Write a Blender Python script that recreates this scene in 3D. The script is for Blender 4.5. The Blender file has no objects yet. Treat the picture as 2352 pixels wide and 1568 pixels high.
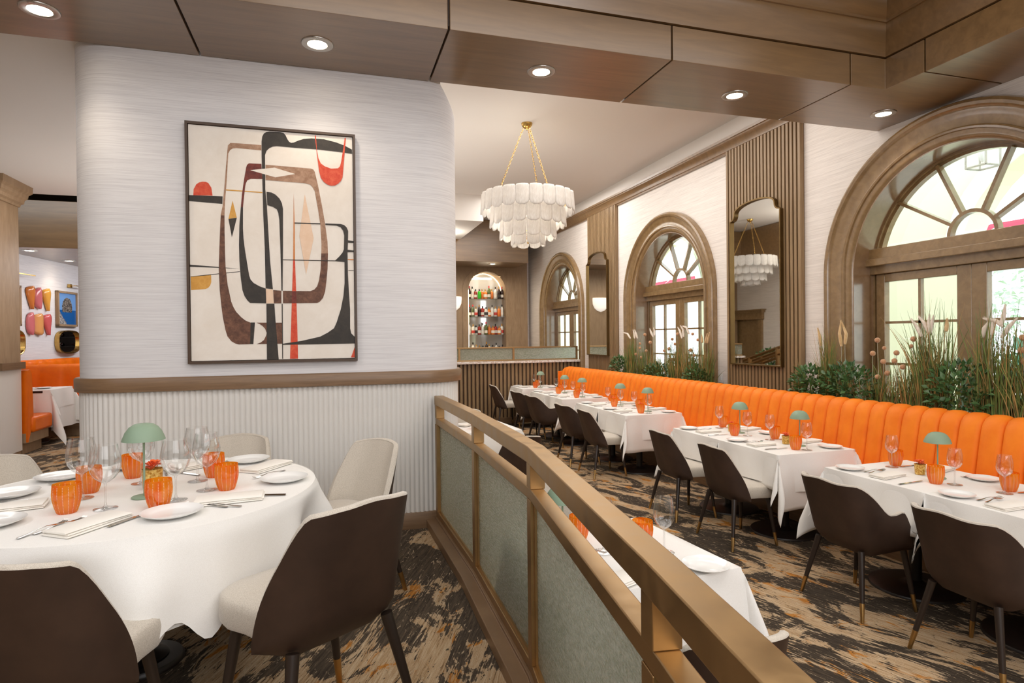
import bpy, bmesh, math, random
from mathutils import Vector, Matrix
PI = math.pi
R_ = random.Random(7)
sc = bpy.context.scene
COL = sc.collection

# ------------------------------------------------------------------ camera
cam_d = bpy.data.cameras.new('camera')
cam = bpy.data.objects.new('camera', cam_d)
COL.objects.link(cam)
Rw = ((0.95777602, -0.01222076, 0.28725554), (-0.2873157, -0.00345331, 0.95782971), (-0.01071342, -0.99991936, -0.00681872))
m = Matrix(((Rw[0][0], -Rw[0][1], -Rw[0][2], 0), (Rw[1][0], -Rw[1][1], -Rw[1][2], 0), (Rw[2][0], -Rw[2][1], -Rw[2][2], 1.7), (0, 0, 0, 1)))
cam.matrix_world = m
cam_d.sensor_width = 36
cam_d.lens = 1386.83 / 2352 * 36
cam_d.clip_start = 0.02
cam_d.clip_end = 200
sc.camera = cam

# ------------------------------------------------------------------ world, exposure
w = bpy.data.worlds.new('sky')
sc.world = w
w.use_nodes = True
bg = w.node_tree.nodes['Background']
bg.inputs['Color'].default_value = (0.86, 0.95, 1.0, 1)
bg.inputs['Strength'].default_value = 2.8
sc.view_settings.view_transform = 'Standard'
sc.view_settings.look = 'None'
sc.view_settings.gamma = 1
sc.view_settings.use_curve_mapping = False
sc.view_settings.exposure = 0.17
cy = sc.cycles
cy.use_denoising = True
cy.max_bounces = 9
cy.diffuse_bounces = 4
cy.glossy_bounces = 4
cy.transmission_bounces = 6
cy.transparent_max_bounces = 16
cy.caustics_reflective = False
cy.caustics_refractive = False
cy.sample_clamp_indirect = 6
cy.blur_glossy = 1.0

def area(name, loc, rot, sx, sy, power, color, spread=None, portal=False):
    d = bpy.data.lights.new(name, 'AREA')
    d.shape = 'RECTANGLE'; d.size = sx; d.size_y = sy; d.energy = power; d.color = color
    if spread: d.spread = spread
    if portal: d.cycles.is_portal = True
    o = bpy.data.objects.new(name, d); COL.objects.link(o)
    o.location = loc; o.rotation_euler = rot
    return o
# added soft fill, unseen: two panels overhead, one behind the camera
area('coffer_fill', (1.6, 1.0, 4.22), (0, 0, 0), 4.2, 3.4, 94, (1.0, 0.97, 0.93))
area('coffer_fill', (-2.6, 0.6, 4.22), (0, 0, 0), 2.0, 3.0, 62, (0.97, 0.98, 1.0))
area('coffer_fill', (1.2, -2.2, 3.0), (math.radians(72), 0, 0), 5.0, 2.2, 134, (0.98, 0.98, 0.99))
# added fill panels without real fixtures; the upturned ones, hidden, brighten the ceilings
area('room_fill', (3.0, 6.6, 4.40), (0, 0, 0), 2.6, 4.0, 86, (1.0, 0.965, 0.93))
area('room_fill', (3.7, 10.3, 4.40), (0, 0, 0), 1.6, 2.0, 62, (1.0, 0.965, 0.93))
area('room_fill', (.5, 8.5, 1.6), (PI, 0, 0), 1.4, 2.2, 56, (1.0, 0.975, 0.95))
area('room_fill', (-2.6, 7.0, 3.6), (0, 0, 0), 1.6, 3.5, 34, (1.0, 0.97, 0.96))
area('room_fill', (-2.1, 8.3, 1.4), (PI, 0, 0), 1.0, 1.6, 22, (1.0, 0.985, 0.98))
area('room_fill', (-3.0, 11.9, 3.05), (0, math.radians(28), 0), .8, 2.6, 62, (0.96, 0.96, 1.0))
for x_, y_, z_, p_, k_ in ((3.0, 13.95, 3.43, 34, 'SPOT'), (4.2, 13.95, 3.43, 26, 'SPOT'), (2.3, 12.6, 3.7, 26, 'POINT'), (-.4, 10.6, 4.1, 45, 'POINT'), (-3.6, 9.9, 4.15, 5, 'POINT')):  # added unseen fill for the bar, the hidden hall and the booth recess
    d_ = bpy.data.lights.new('far_fill', k_); d_.energy = p_; d_.color = (1, .93, .83); d_.shadow_soft_size = .15
    if k_ == 'SPOT': d_.spot_size = math.radians(150); d_.spot_blend = 1
    l_ = bpy.data.objects.new('far_fill', d_); COL.objects.link(l_); l_.location = (x_, y_, z_)
# ------------------------------------------------------------------ material helpers
MATS = {}
def lin(r, g, b):
    f = lambda c: (c / 255 / 12.92) if c / 255 <= 0.04045 else ((c / 255 + 0.055) / 1.055) ** 2.4
    return (f(r), f(g), f(b), 1)
class NT:
    def __init__(s, name):
        s.m = bpy.data.materials.new(name); s.m.use_nodes = True
        s.t = s.m.node_tree; s.n = s.t.nodes; s.b = s.n['Principled BSDF']
        s.out = s.n['Material Output']
        MATS[name] = s.m
    def add(s, typ, **k):
        n = s.n.new(typ)
        for a, v in k.items():
            if hasattr(n, a) and a not in n.inputs: setattr(n, a, v)
        return n
    def link(s, a, b): s.t.links.new(a, b)
    def set(s, **k):
        for a, v in k.items(): s.b.inputs[a.replace('_', ' ')].default_value = v
    def coords(s, scale, rot=(0, 0, 0), kind='Object'):
        tc = s.add('ShaderNodeTexCoord'); mp = s.add('ShaderNodeMapping')
        if rot[2]:
            m0 = s.add('ShaderNodeMapping'); m0.inputs['Rotation'].default_value = rot; s.link(tc.outputs[kind], m0.inputs['Vector'])
            mp.inputs['Scale'].default_value = scale; s.link(m0.outputs[0], mp.inputs['Vector']); return mp.outputs[0]
        mp.inputs['Scale'].default_value = scale; mp.inputs['Rotation'].default_value = rot
        s.link(tc.outputs[kind], mp.inputs['Vector']); return mp.outputs[0]
    def noise(s, vec, scale=5, detail=4, rough=0.5, dist=0.0):
        n = s.add('ShaderNodeTexNoise'); n.inputs['Scale'].default_value = scale
        n.inputs['Detail'].default_value = detail; n.inputs['Roughness'].default_value = rough
        n.inputs['Distortion'].default_value = dist
        if vec: s.link(vec, n.inputs['Vector'])
        return n.outputs['Fac']
    def ramp(s, fac, stops, interp='LINEAR'):
        r = s.add('ShaderNodeValToRGB'); r.color_ramp.interpolation = interp
        e = r.color_ramp.elements
        e[0].position = stops[0][0]; e[0].color = stops[0][1]
        e[1].position = stops[-1][0]; e[1].color = stops[-1][1]
        for p, c in stops[1:-1]:
            x = e.new(p); x.color = c
        s.link(fac, r.inputs[0]); return r.outputs[0]
    def math(s, op, a, b=None):
        n = s.add('ShaderNodeMath'); n.operation = op
        for i, v in enumerate((a, b)):
            if v is None: continue
            if isinstance(v, (int, float)): n.inputs[i].default_value = v
            else: s.link(v, n.inputs[i])
        return n.outputs[0]
    def mix(s, fac, a, b, mode='MIX'):
        n = s.add('ShaderNodeMix'); n.data_type = 'RGBA'; n.blend_type = mode
        if isinstance(fac, (int, float)): n.inputs[0].default_value = fac
        else: s.link(fac, n.inputs[0])
        for i, v in ((6, a), (7, b)):
            if isinstance(v, tuple): n.inputs[i].default_value = v
            else: s.link(v, n.inputs[i])
        return n.outputs[2]
    def bump(s, h, strength=0.3, dist=0.01):
        b = s.add('ShaderNodeBump'); b.inputs['Strength'].default_value = strength; b.inputs['Distance'].default_value = dist
        s.link(h, b.inputs['Height']); s.link(b.outputs[0], s.b.inputs['Normal'])
def plain(name, rgb, rough=0.5, metal=0.0, spec=0.5, **k):
    t = NT(name); t.set(Base_Color=lin(*rgb), Roughness=rough, Metallic=metal)
    t.b.inputs['Specular IOR Level'].default_value = spec
    for a, v in k.items(): t.b.inputs[a.replace('_', ' ')].default_value = v
    return t.m
def wood(name, c1, c2, scale, rough=0.4, spec=0.5, coat=0.0):
    t = NT(name)
    v = t.coords(scale)
    f = t.noise(v, 3.0, 6, 0.62, 0.6)
    v2 = t.coords(tuple(x * 0.18 + 0.25 for x in scale))
    f2 = t.noise(v2, 1.3, 2, 0.5)
    c = t.ramp(f, [(0.3, lin(*c1)), (0.72, lin(*c2))])
    c = t.mix(t.math('MULTIPLY', f2, 0.35), c, lin(*[x * 0.72 for x in c1]), 'MIX')
    t.link(c, t.b.inputs['Base Color'])
    t.set(Roughness=rough); t.b.inputs['Specular IOR Level'].default_value = spec
    t.b.inputs['Coat Weight'].default_value = coat; t.b.inputs['Coat Roughness'].default_value = 0.25
    t.bump(f, 0.08, 0.002)
    return t.m
OAK1, OAK2 = (134, 107, 75), (168, 140, 104)
wood('beam_wood', (114, 85, 50), (140, 107, 67), (0.5, 5, 5), 0.38, 0.8, 0.8)
wood('oak_vertical', OAK1, OAK2, (14, 14, 0.7), 0.42)
wood('oak_along', (118, 90, 64), (146, 115, 84), (1.2, 1.2, 22), 0.4)
wood('oak_casing', (131, 103, 66), (157, 127, 86), (4, 4, 4), 0.24, 0.7, 0.7)
wood('oak_gloss', (126, 96, 66), (146, 114, 82), (3, 3, 3), 0.16, 1.0, 1.0)
wood('oak_pale', (150, 122, 92), (176, 148, 116), (6, 6, 1.2), 0.5)
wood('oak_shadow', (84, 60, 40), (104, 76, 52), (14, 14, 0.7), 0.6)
def wallpaper(name, base, dark, amp=0.55):
    t = NT(name)
    v = t.coords((0.9, 0.9, 62))
    f = t.noise(v, 2.2, 5, 0.65, 0.15)
    v2 = t.coords((2.6, 2.6, 160)); f2 = t.noise(v2, 2.0, 3, 0.6)
    s_ = t.math('ADD', t.math('MULTIPLY', f, 0.65), t.math('MULTIPLY', f2, 0.35))
    c = t.ramp(s_, [(0.36, lin(*dark)), (0.56, lin(*base))])
    t.link(c, t.b.inputs['Base Color']); t.set(Roughness=0.62)
    t.b.inputs['Specular IOR Level'].default_value = 0.3
    t.bump(s_, 0.25, 0.003)
    return t.m
wallpaper('silk_wallpaper', (229, 227, 228), (209, 206, 208))
wallpaper('cream_wallpaper', (236, 228, 220), (212, 203, 195))
plain('ceiling_paint', (226, 220, 213), 0.75)
plain('white_paint', (232, 228, 222), 0.38)
plain('dark_groove', (52, 34, 20), 0.6)
# carpet
def carpet(name, rot, th=0.0, lt=1.0):
    t = NT(name)
    v = t.coords((1.0, 1.0, 1.0), (0, 0, rot))
    vs = t.coords((1.0, 2.1, 1.0), (0, 0, rot))
    big = t.noise(vs, 1.5, 8, 0.66, 1.1)
    org = t.noise(vs, 3.4, 4, 0.6, 1.0)
    vf = t.coords((3.5, 60.0, 1.0), (0, 0, rot)); streak = t.noise(vf, 1.6, 4, 0.7, 0.5)
    grain = t.noise(v, 260, 2, 0.6)
    tan = t.ramp(streak, [(0.34, lin(128, 100, 70)), (0.43, lin(184, 152, 114)), (0.66, lin(212, 188, 156))])
    tan = t.mix(t.ramp(org, [(0.57, (0, 0, 0, 1)), (0.61, (1, 1, 1, 1))]), tan, t.ramp(streak, [(0.4, lin(168, 104, 40)), (0.6, lin(208, 146, 72))]))
    dark = t.ramp(streak, [(0.4, lin(58 * lt, 50 * lt, 42 * lt)), (0.6, lin(84 * lt, 73 * lt, 61 * lt)), (0.72, lin(120, 92, 60))])
    mask = t.math('ADD', big, t.math('MULTIPLY', t.math('SUBTRACT', streak, 0.5), 0.20 if lt > 1 else 0.28))
    m_ = t.ramp(mask, [(0.502 + th, (0, 0, 0, 1)), (0.512 + th, (1, 1, 1, 1))])
    c = t.mix(m_, dark, tan)
    fleck = t.noise(t.coords((3.0, 11.0, 1.0), (0, 0, rot)), 2.6, 5, 0.65, 2.2)
    c = t.mix(t.ramp(fleck, [(0.62, (0, 0, 0, 1)), (0.635, (1, 1, 1, 1))]), c, lin(198, 176, 146))
    c = t.mix(t.ramp(fleck, [(0.355, (1, 1, 1, 1)), (0.37, (0, 0, 0, 1))]), c, lin(56, 49, 42))
    c = t.mix(t.ramp(grain, [(0.35, (0.0, 0, 0, 1)), (0.65, (0.32, 0.32, 0.32, 1))]), c, (0.02, 0.017, 0.014, 1))
    t.link(c, t.b.inputs['Base Color']); t.set(Roughness=0.95)
    t.b.inputs['Specular IOR Level'].default_value = 0.1
    t.bump(grain, 0.5, 0.004)
    return t.m
carpet('carpet_main', 1.20)
carpet('carpet_raised', -1.15, -0.012, 1.2)
# fabrics, metals, glass
def fabric(name, rgb, rgb2=None, scale=350, rough=0.85, sheen=0.3, bump=0.3):
    t = NT(name); v = t.coords((1, 1, 1)); f = t.noise(v, scale, 2, 0.6)
    rgb2 = rgb2 or tuple(x * 0.85 for x in rgb)
    t.link(t.ramp(f, [(0.35, lin(*rgb2)), (0.6, lin(*rgb))]), t.b.inputs['Base Color'])
    t.set(Roughness=rough); t.b.inputs['Sheen Weight'].default_value = sheen
    t.b.inputs['Specular IOR Level'].default_value = 0.25
    t.bump(f, bump, 0.002); return t.m
def soft(name, rgb, rgb2, rough, sheen=0.2, spec=0.3, scale=6):
    t = NT(name); v = t.coords((1, 1, 1)); f = t.noise(v, scale, 4, 0.6)
    t.link(t.ramp(f, [(0.3, lin(*rgb2)), (0.7, lin(*rgb))]), t.b.inputs['Base Color'])
    t.set(Roughness=rough); t.b.inputs['Sheen Weight'].default_value = sheen
    t.b.inputs['Specular IOR Level'].default_value = spec
    return t.m
fabric('cream_fabric', (206, 197, 184), (180, 170, 156), 420)
fabric('linen', (242, 240, 236), (234, 231, 226), 500, 0.8, 0.1, 0.08)
soft('napkin_linen', (244, 240, 232), (236, 230, 220), 0.85)
soft('brown_suede', (68, 49, 38), (54, 38, 29), 0.55, 0.0, 0.4)
soft('orange_velvet', (247, 136, 30), (236, 118, 18), 0.6, 0.0, 0.3)
soft('orange_leather', (238, 116, 6), (226, 102, 2), 0.4, 0.0, 0.4)
plain('ebony', (44, 34, 28), 0.35)
plain('black_base', (34, 28, 25), 0.38)
def metal(name, rgb, rough, noise=0.06):
    t = NT(name); f = t.noise(t.coords((1, 1, 1)), 14, 3, 0.6)
    t.link(t.ramp(f, [(0.3, lin(*[x * 0.93 for x in rgb])), (0.7, lin(*rgb))]), t.b.inputs['Base Color'])
    t.link(t.ramp(f, [(0.3, (rough - noise,) * 3 + (1,)), (0.7, (rough + noise,) * 3 + (1,))]), t.b.inputs['Roughness'])
    t.set(Metallic=1.0); return t.m
metal('bronze', (182, 150, 106), 0.40)
metal('brass', (208, 170, 98), 0.25)
metal('brass_tip', (196, 160, 104), 0.32)
metal('steel', (206, 204, 200), 0.14, 0.03)
metal('nickel', (190, 186, 180), 0.3)
plain('sage', (138, 160, 136), 0.55)
plain('porcelain', (240, 240, 238), 0.12, spec=0.6)
plain('red_dark', (130, 30, 20), 0.5)
def emis(name, rgb, s):
    t = NT(name); t.set(Base_Color=lin(*rgb)); t.b.inputs['Emission Color'].default_value = lin(*rgb); t.b.inputs['Emission Strength'].default_value = s; return t.m
emis('lamp_glow', (255, 236, 205), 22)
emis('led_glow', (255, 226, 180), 5)
emis('sconce_glow', (255, 246, 236), .55)
def thin_glass(name, tint, gloss=0.12, rough=0.02):
    t = NT(name); t.n.remove(t.b)
    tr = t.add('ShaderNodeBsdfTransparent'); tr.inputs[0].default_value = tint
    gl = t.add('ShaderNodeBsdfGlossy'); gl.inputs['Roughness'].default_value = rough
    lw = t.add('ShaderNodeLayerWeight'); lw.inputs['Blend'].default_value = 0.35
    mx = t.add('ShaderNodeMixShader')
    t.link(t.math('ADD', t.math('MULTIPLY', lw.outputs['Facing'], 0.75 if gloss > 0.1 else 0.25), gloss * 0.4), mx.inputs[0])
    t.link(tr.outputs[0], mx.inputs[1]); t.link(gl.outputs[0], mx.inputs[2]); t.link(mx.outputs[0], t.out.inputs[0])
    return t.m
thin_glass('clear_glass', (0.97, 0.975, 0.975, 1))
thin_glass('window_pane', (0.94, 0.975, 0.965, 1), 0.08)
def ripple_glass():
    t = NT('ripple_glass')
    t.set(Base_Color=(0.90, 0.97, 0.91, 1), Roughness=0.10, IOR=1.3)
    t.b.inputs['Transmission Weight'].default_value = 0.94
    f = t.noise(t.coords((60, 60, 60)), 1.6, 3, 0.6, 0.6); f2 = t.noise(t.coords((26, 26, 140)), 1.0, 2, 0.6)
    t.bump(t.math('ADD', f, f2), 1.0, 0.008)
    tl = t.add('ShaderNodeBsdfTranslucent'); df = t.add('ShaderNodeBsdfDiffuse')
    sp = t.ramp(t.math('ADD', t.math('MULTIPLY', f, .5), t.math('MULTIPLY', f2, .5)), [(.42, lin(184, 196, 174)), (.58, lin(248, 252, 240))])
    t.link(sp, tl.inputs[0]); t.link(sp, df.inputs[0])
    m1 = t.add('ShaderNodeMixShader'); m1.inputs[0].default_value = .35; t.link(tl.outputs[0], m1.inputs[1]); t.link(df.outputs[0], m1.inputs[2])
    m2 = t.add('ShaderNodeMixShader'); m2.inputs[0].default_value = .34; t.link(t.b.outputs[0], m2.inputs[1]); t.link(m1.outputs[0], m2.inputs[2]); t.link(m2.outputs[0], t.out.inputs[0])
    return t.m
ripple_glass()
def orange_glass():
    t = NT('orange_glass')
    tc = t.add('ShaderNodeTexCoord'); sx = t.add('ShaderNodeSeparateXYZ'); t.link(tc.outputs['Object'], sx.inputs[0])
    ang = t.math('ARCTAN2', sx.outputs[1], sx.outputs[0])
    fa = t.math('ABSOLUTE', t.math('SUBTRACT', t.math('FRACT', t.math('MULTIPLY', ang, 16 / (2 * PI))), 0.5))
    fz = t.math('ABSOLUTE', t.math('SUBTRACT', t.math('FRACT', t.math('MULTIPLY', sx.outputs[2], 170)), 0.5))
    dot = t.math('MULTIPLY', t.math('LESS_THAN', fa, 0.065), t.math('LESS_THAN', fz, 0.27))
    dot = t.math('MULTIPLY', dot, t.math('LESS_THAN', sx.outputs[2], 0.104))
    n_ = t.noise(t.coords((30, 30, 6)), 1, 3)
    base = t.ramp(n_, [(0.35, lin(255, 126, 18)), (0.65, lin(255, 188, 40))])
    c = t.mix(dot, base, (0.95, 0.75, 0.6, 1))
    tl = t.add('ShaderNodeBsdfTranslucent'); t.link(c, tl.inputs[0])
    df = t.add('ShaderNodeBsdfDiffuse'); t.link(c, df.inputs[0])
    tr = t.add('ShaderNodeBsdfTransparent'); tr.inputs[0].default_value = (1.0, 0.68, 0.28, 1)
    gl = t.add('ShaderNodeBsdfGlossy'); gl.inputs['Roughness'].default_value = .06
    m1 = t.add('ShaderNodeMixShader'); m1.inputs[0].default_value = .5; t.link(tl.outputs[0], m1.inputs[1]); t.link(df.outputs[0], m1.inputs[2])
    m2 = t.add('ShaderNodeMixShader'); t.link(t.math('SUBTRACT', .5, t.math('MULTIPLY', dot, .5)), m2.inputs[0]); t.link(m1.outputs[0], m2.inputs[1]); t.link(tr.outputs[0], m2.inputs[2])
    m3 = t.add('ShaderNodeMixShader'); m3.inputs[0].default_value = .07; t.link(m2.outputs[0], m3.inputs[1]); t.link(gl.outputs[0], m3.inputs[2])
    t.link(m3.outputs[0], t.out.inputs[0]); t.n.remove(t.b); return t.m
orange_glass()
def alabaster():
    t = NT('alabaster'); v = t.coords((9, 9, 2.2)); f = t.noise(v, 3, 5, 0.6, 2.5)
    t.link(t.ramp(f, [(0.3, lin(206, 201, 194)), (0.48, lin(228, 224, 219)), (0.62, lin(242, 240, 237))]), t.b.inputs['Base Color'])
    tl = t.add('ShaderNodeBsdfTranslucent'); tl.inputs[0].default_value = (.90, .87, .83, 1)
    mx = t.add('ShaderNodeMixShader'); mx.inputs[0].default_value = .42; t.set(Roughness=.3)
    t.link(t.b.outputs[0], mx.inputs[1]); t.link(tl.outputs[0], mx.inputs[2]); t.link(mx.outputs[0], t.out.inputs[0])
    return t.m
alabaster()
t = NT('mirror_soft'); t.set(Base_Color=(0.72, 0.72, 0.70, 1), Metallic=.55, Roughness=.06)
t = NT('mirror_glass'); t.set(Base_Color=(0.9, 0.92, 0.91, 1), Metallic=1.0, Roughness=0.015)
M = MATS

# ------------------------------------------------------------------ mesh helpers
class MB:
    def __init__(s): s.v = []; s.f = []; s.mi = []; s.cur = 0
    def add(s, vs, fs):
        o = len(s.v); s.v += [tuple(v) for v in vs]
        for f in fs: s.f.append(tuple(i + o for i in f)); s.mi.append(s.cur)
        return s
    def box(s, x0, x1, y0, y1, z0, z1, mat=None):
        vs = [(x, y, z) for z in (z0, z1) for y in (y0, y1) for x in (x0, x1)]
        if mat is not None: vs = [mat @ Vector(v) for v in vs]
        return s.add(vs, [(0, 2, 3, 1), (4, 5, 7, 6), (0, 1, 5, 4), (2, 6, 7, 3), (0, 4, 6, 2), (1, 3, 7, 5)])
    def grid(s, P, closed_u=False, closed_v=False):
        n = len(P); k = len(P[0]); vs = [p for r in P for p in r]; fs = []
        for i in range(n if closed_u else n - 1):
            for j in range(k if closed_v else k - 1):
                fs.append((i * k + j, ((i + 1) % n) * k + j, ((i + 1) % n) * k + (j + 1) % k, i * k + (j + 1) % k))
        return s.add(vs, fs)
    def lathe(s, prof, seg=24, c=(0, 0, 0), sx=1, sy=1):
        P = [[(c[0] + r * sx * math.cos(a), c[1] + r * sy * math.sin(a), c[2] + z) for a in [2 * PI * j / seg for j in range(seg)]] for r, z in prof]
        return s.grid(P, False, True)
    def disc(s, c, r, seg=24, up=True, ny=1):
        vs = [(c[0] + r * math.cos(2 * PI * j / seg), c[1] + r * ny * math.sin(2 * PI * j / seg), c[2]) for j in range(seg)]
        return s.add(vs, [tuple(range(seg)) if up else tuple(reversed(range(seg)))])
    def tube(s, pts, r, seg=8, cap=True):
        pts = [Vector(p) for p in pts]; n = len(pts)
        rr = r if isinstance(r, (list, tuple)) else [r] * n
        T = [(pts[min(i + 1, n - 1)] - pts[max(i - 1, 0)]).normalized() for i in range(n)]
        up = Vector((0, 0, 1)) if abs(T[0].z) < 0.9 else Vector((1, 0, 0))
        P = []
        N = (up - T[0] * up.dot(T[0])).normalized()
        for i in range(n):
            N = (N - T[i] * N.dot(T[i])).normalized(); B = T[i].cross(N)
            P.append([pts[i] + (N * math.cos(a) + B * math.sin(a)) * rr[i] for a in [2 * PI * j / seg for j in range(seg)]])
        o = len(s.v); s.grid(P, False, True)
        if cap:
            s.f.append(tuple(o + j for j in reversed(range(seg)))); s.mi.append(s.cur)
            s.f.append(tuple(o + (n - 1) * seg + j for j in range(seg))); s.mi.append(s.cur)
        return s
    def sweep(s, path, prof, closed=False, up=Vector((0, 0, 1)), side=1):
        """profile (a, b): a along the outward normal of the plan path, b along up"""
        path = [Vector(p) for p in path]; n = len(path); P = []
        for i in range(n):
            a = path[i - 1] if (i > 0 or closed) else None
            b = path[(i + 1) % n] if (i < n - 1 or closed) else None
            d1 = (path[i] - a).normalized() if a is not None else None
            d2 = (b - path[i]).normalized() if b is not None else None
            if d1 is None: d1 = d2
            if d2 is None: d2 = d1
            n1 = d1.cross(up) * side; n2 = d2.cross(up) * side
            nn = (n1 + n2).normalized(); k = 1 / max(0.35, nn.dot(n1))
            P.append([path[i] + nn * (pa * k) + up * pb for pa, pb in prof])
        s.grid(P, closed, True)
        if not closed:
            o = len(s.v) - n * len(prof); k = len(prof)
            s.f.append(tuple(o + j for j in range(k))); s.mi.append(s.cur)
            s.f.append(tuple(o + (n - 1) * k + j for j in reversed(range(k)))); s.mi.append(s.cur)
        return s
    def prism(s, poly, z0, z1, mat=None):
        n = len(poly)
        vs = [(x, y, z0) for x, y in poly] + [(x, y, z1) for x, y in poly]
        if mat is not None: vs = [mat @ Vector(v) for v in vs]
        return s.add(vs, [tuple(reversed(range(n))), tuple(range(n, 2 * n))] + [(i, (i + 1) % n, (i + 1) % n + n, i + n) for i in range(n)])
    def build(s, name, mats, parent=None, bevel=0, smooth=40, sub=0, loc=None, tri=False):
        me = bpy.data.meshes.new(name); me.from_pydata(s.v, [], s.f)
        if not isinstance(mats, (list, tuple)): mats = [mats]
        for mm in mats: me.materials.append(M[mm])
        me.polygons.foreach_set('material_index', s.mi)
        bm = bmesh.new(); bm.from_mesh(me)
        if smooth != 'raw': bmesh.ops.recalc_face_normals(bm, faces=bm.faces)
        bm.to_mesh(me); bm.free(); me.update()
        if smooth and smooth != 'raw':
            me.polygons.foreach_set('use_smooth', [True] * len(me.polygons))
            try: me.set_sharp_from_angle(angle=math.radians(smooth))
            except Exception: pass
        o = bpy.data.objects.new(name, me); COL.objects.link(o)
        if parent: o.parent = parent
        if loc: o.location = loc
        if bevel:
            b = o.modifiers.new('bevel', 'BEVEL'); b.width = bevel; b.segments = 2; b.limit_method = 'ANGLE'
        if sub:
            b = o.modifiers.new('sub', 'SUBSURF'); b.levels = sub; b.render_levels = sub
        return o
def tag(o, label=None, cat=None, group=None, kind=None):
    if label: o['label'] = label
    if cat: o['category'] = cat
    if group: o['group'] = group
    if kind: o['kind'] = kind
    return o
def struct(o, label=None, cat=None):
    return tag(o, label, cat, None, 'structure')
def empty(name, loc=(0, 0, 0), rz=0, **k):
    o = bpy.data.objects.new(name, None); COL.objects.link(o)
    o.location = loc; o.rotation_euler = (0, 0, rz); o.empty_display_size = 0.1
    return tag(o, **k)
KIDS = {}
def dup(o, loc=None, rz=None, label=None, group=None, parent=None, scale=None):
    c = o.copy(); COL.objects.link(c)
    if parent: c.parent = parent
    if loc is not None: c.location = loc
    if rz is not None: c.rotation_euler = (0, 0, rz)
    if scale: c.scale = (scale,) * 3
    if label: c['label'] = label
    if group: c['group'] = group
    if o.name not in KIDS: KIDS[o.name] = [x for x in bpy.data.objects if x.parent == o]
    for ch in KIDS[o.name]: dup(ch, parent=c)
    return c
class Proto:
    """first use places the prototype itself, later uses copy it"""
    def __init__(s, make): s.make = make; s.o = None
    def __call__(s, loc, rz=0, label=None, group=None, cat=None, scale=None):
        if s.o is None:
            s.o = s.make(); o = s.o; o.location = loc; o.rotation_euler = (0, 0, rz)
            if scale: o.scale = (scale,) * 3
            tag(o, label, cat, group); return o
        c = dup(s.o, loc, rz, label, group)
        c.scale = ((scale or 1),) * 3
        if cat: c['category'] = cat
        return c

# ------------------------------------------------------------------ floors, ceilings, walls
WX = 4.95
RAIL = [(0.30, -1.0), (0.515, 0.45), (0.60, 1.03), (0.765, 2.25), (0.775, 3.30), (0.755, 4.50)]
struct(MB().box(-6.2, 5.3, -4.2, 16.2, -0.1, 0).build('floor', 'carpet_main', smooth=0), 'abstract charcoal, tan and rust carpet of the lower dining room', 'carpet')
pl = [(-6.2, -4.2), (0.2, -4.2), (0.36, -1.0)] + [(x + 0.06, y) for x, y in RAIL[1:]] + [(0.80, 5.0), (0.80, 16.2), (-6.2, 16.2)]
struct(MB().prism(pl, 0.0, 0.3).build('floor', 'carpet_raised', smooth=0), 'abstract carpet of the raised level under the round table', 'carpet')
struct(MB().box(-1.5, 5.3, 4.46, 16.2, 4.44, 4.6).build('ceiling', 'ceiling_paint', smooth=0), 'white ceiling over the orange banquette', 'ceiling')
struct(MB().box(-6.2, -1.45, 4.46, 9.4, 3.65, 3.8).build('ceiling', 'ceiling_paint', smooth=0), 'lower white ceiling left of the big painting', 'ceiling')
struct(MB().box(-6.2, -1.5, 9.4, 16.2, 4.3, 4.4).build('ceiling', 'beam_wood', smooth=0), 'dark wood ceiling recess above the booth', 'ceiling')
struct(MB().box(-6.2, 4.95, -4.2, 3.7, 4.3, 4.4).build('ceiling', 'beam_wood', smooth=0), 'wood coffer ceiling overhead', 'ceiling')
WC = [(3.77, 'window_1'), (8.22, 'window_2'), (12.62, 'window_3')]
# right wall with arched openings
mb = MB(); RO = 1.14; SP = 2.30
edges = [-4.2]
for c, _ in WC:
    mb.add([(WX, edges[-1], 0), (WX, c - RO, 0), (WX, c - RO, 4.44), (WX, edges[-1], 4.44)], [(0, 1, 2, 3)])
    pts = [(c - RO * math.cos(PI * i / 32), SP + RO * math.sin(PI * i / 32)) for i in range(33)]
    for (ya, za), (yb, zb) in zip(pts[:-1], pts[1:]):
        mb.add([(WX, ya, za), (WX, yb, zb), (WX, yb, 4.44), (WX, ya, 4.44)], [(0, 1, 2, 3)])
    edges.append(c + RO)
mb.add([(WX, edges[-1], 0), (WX, 16.2, 0), (WX, 16.2, 4.44), (WX, edges[-1], 4.44)], [(0, 1, 2, 3)])
# outer skin so that the wall has its thickness
o = mb.build('wall_right', 'cream_wallpaper', smooth=0)
md = o.modifiers.new('thick', 'SOLIDIFY'); md.thickness = 0.26; md.offset = 0; md.use_even_offset = False
o.location.x = 0.13
struct(o, 'white silk-papered wall with three arched windows', 'wall')

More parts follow.
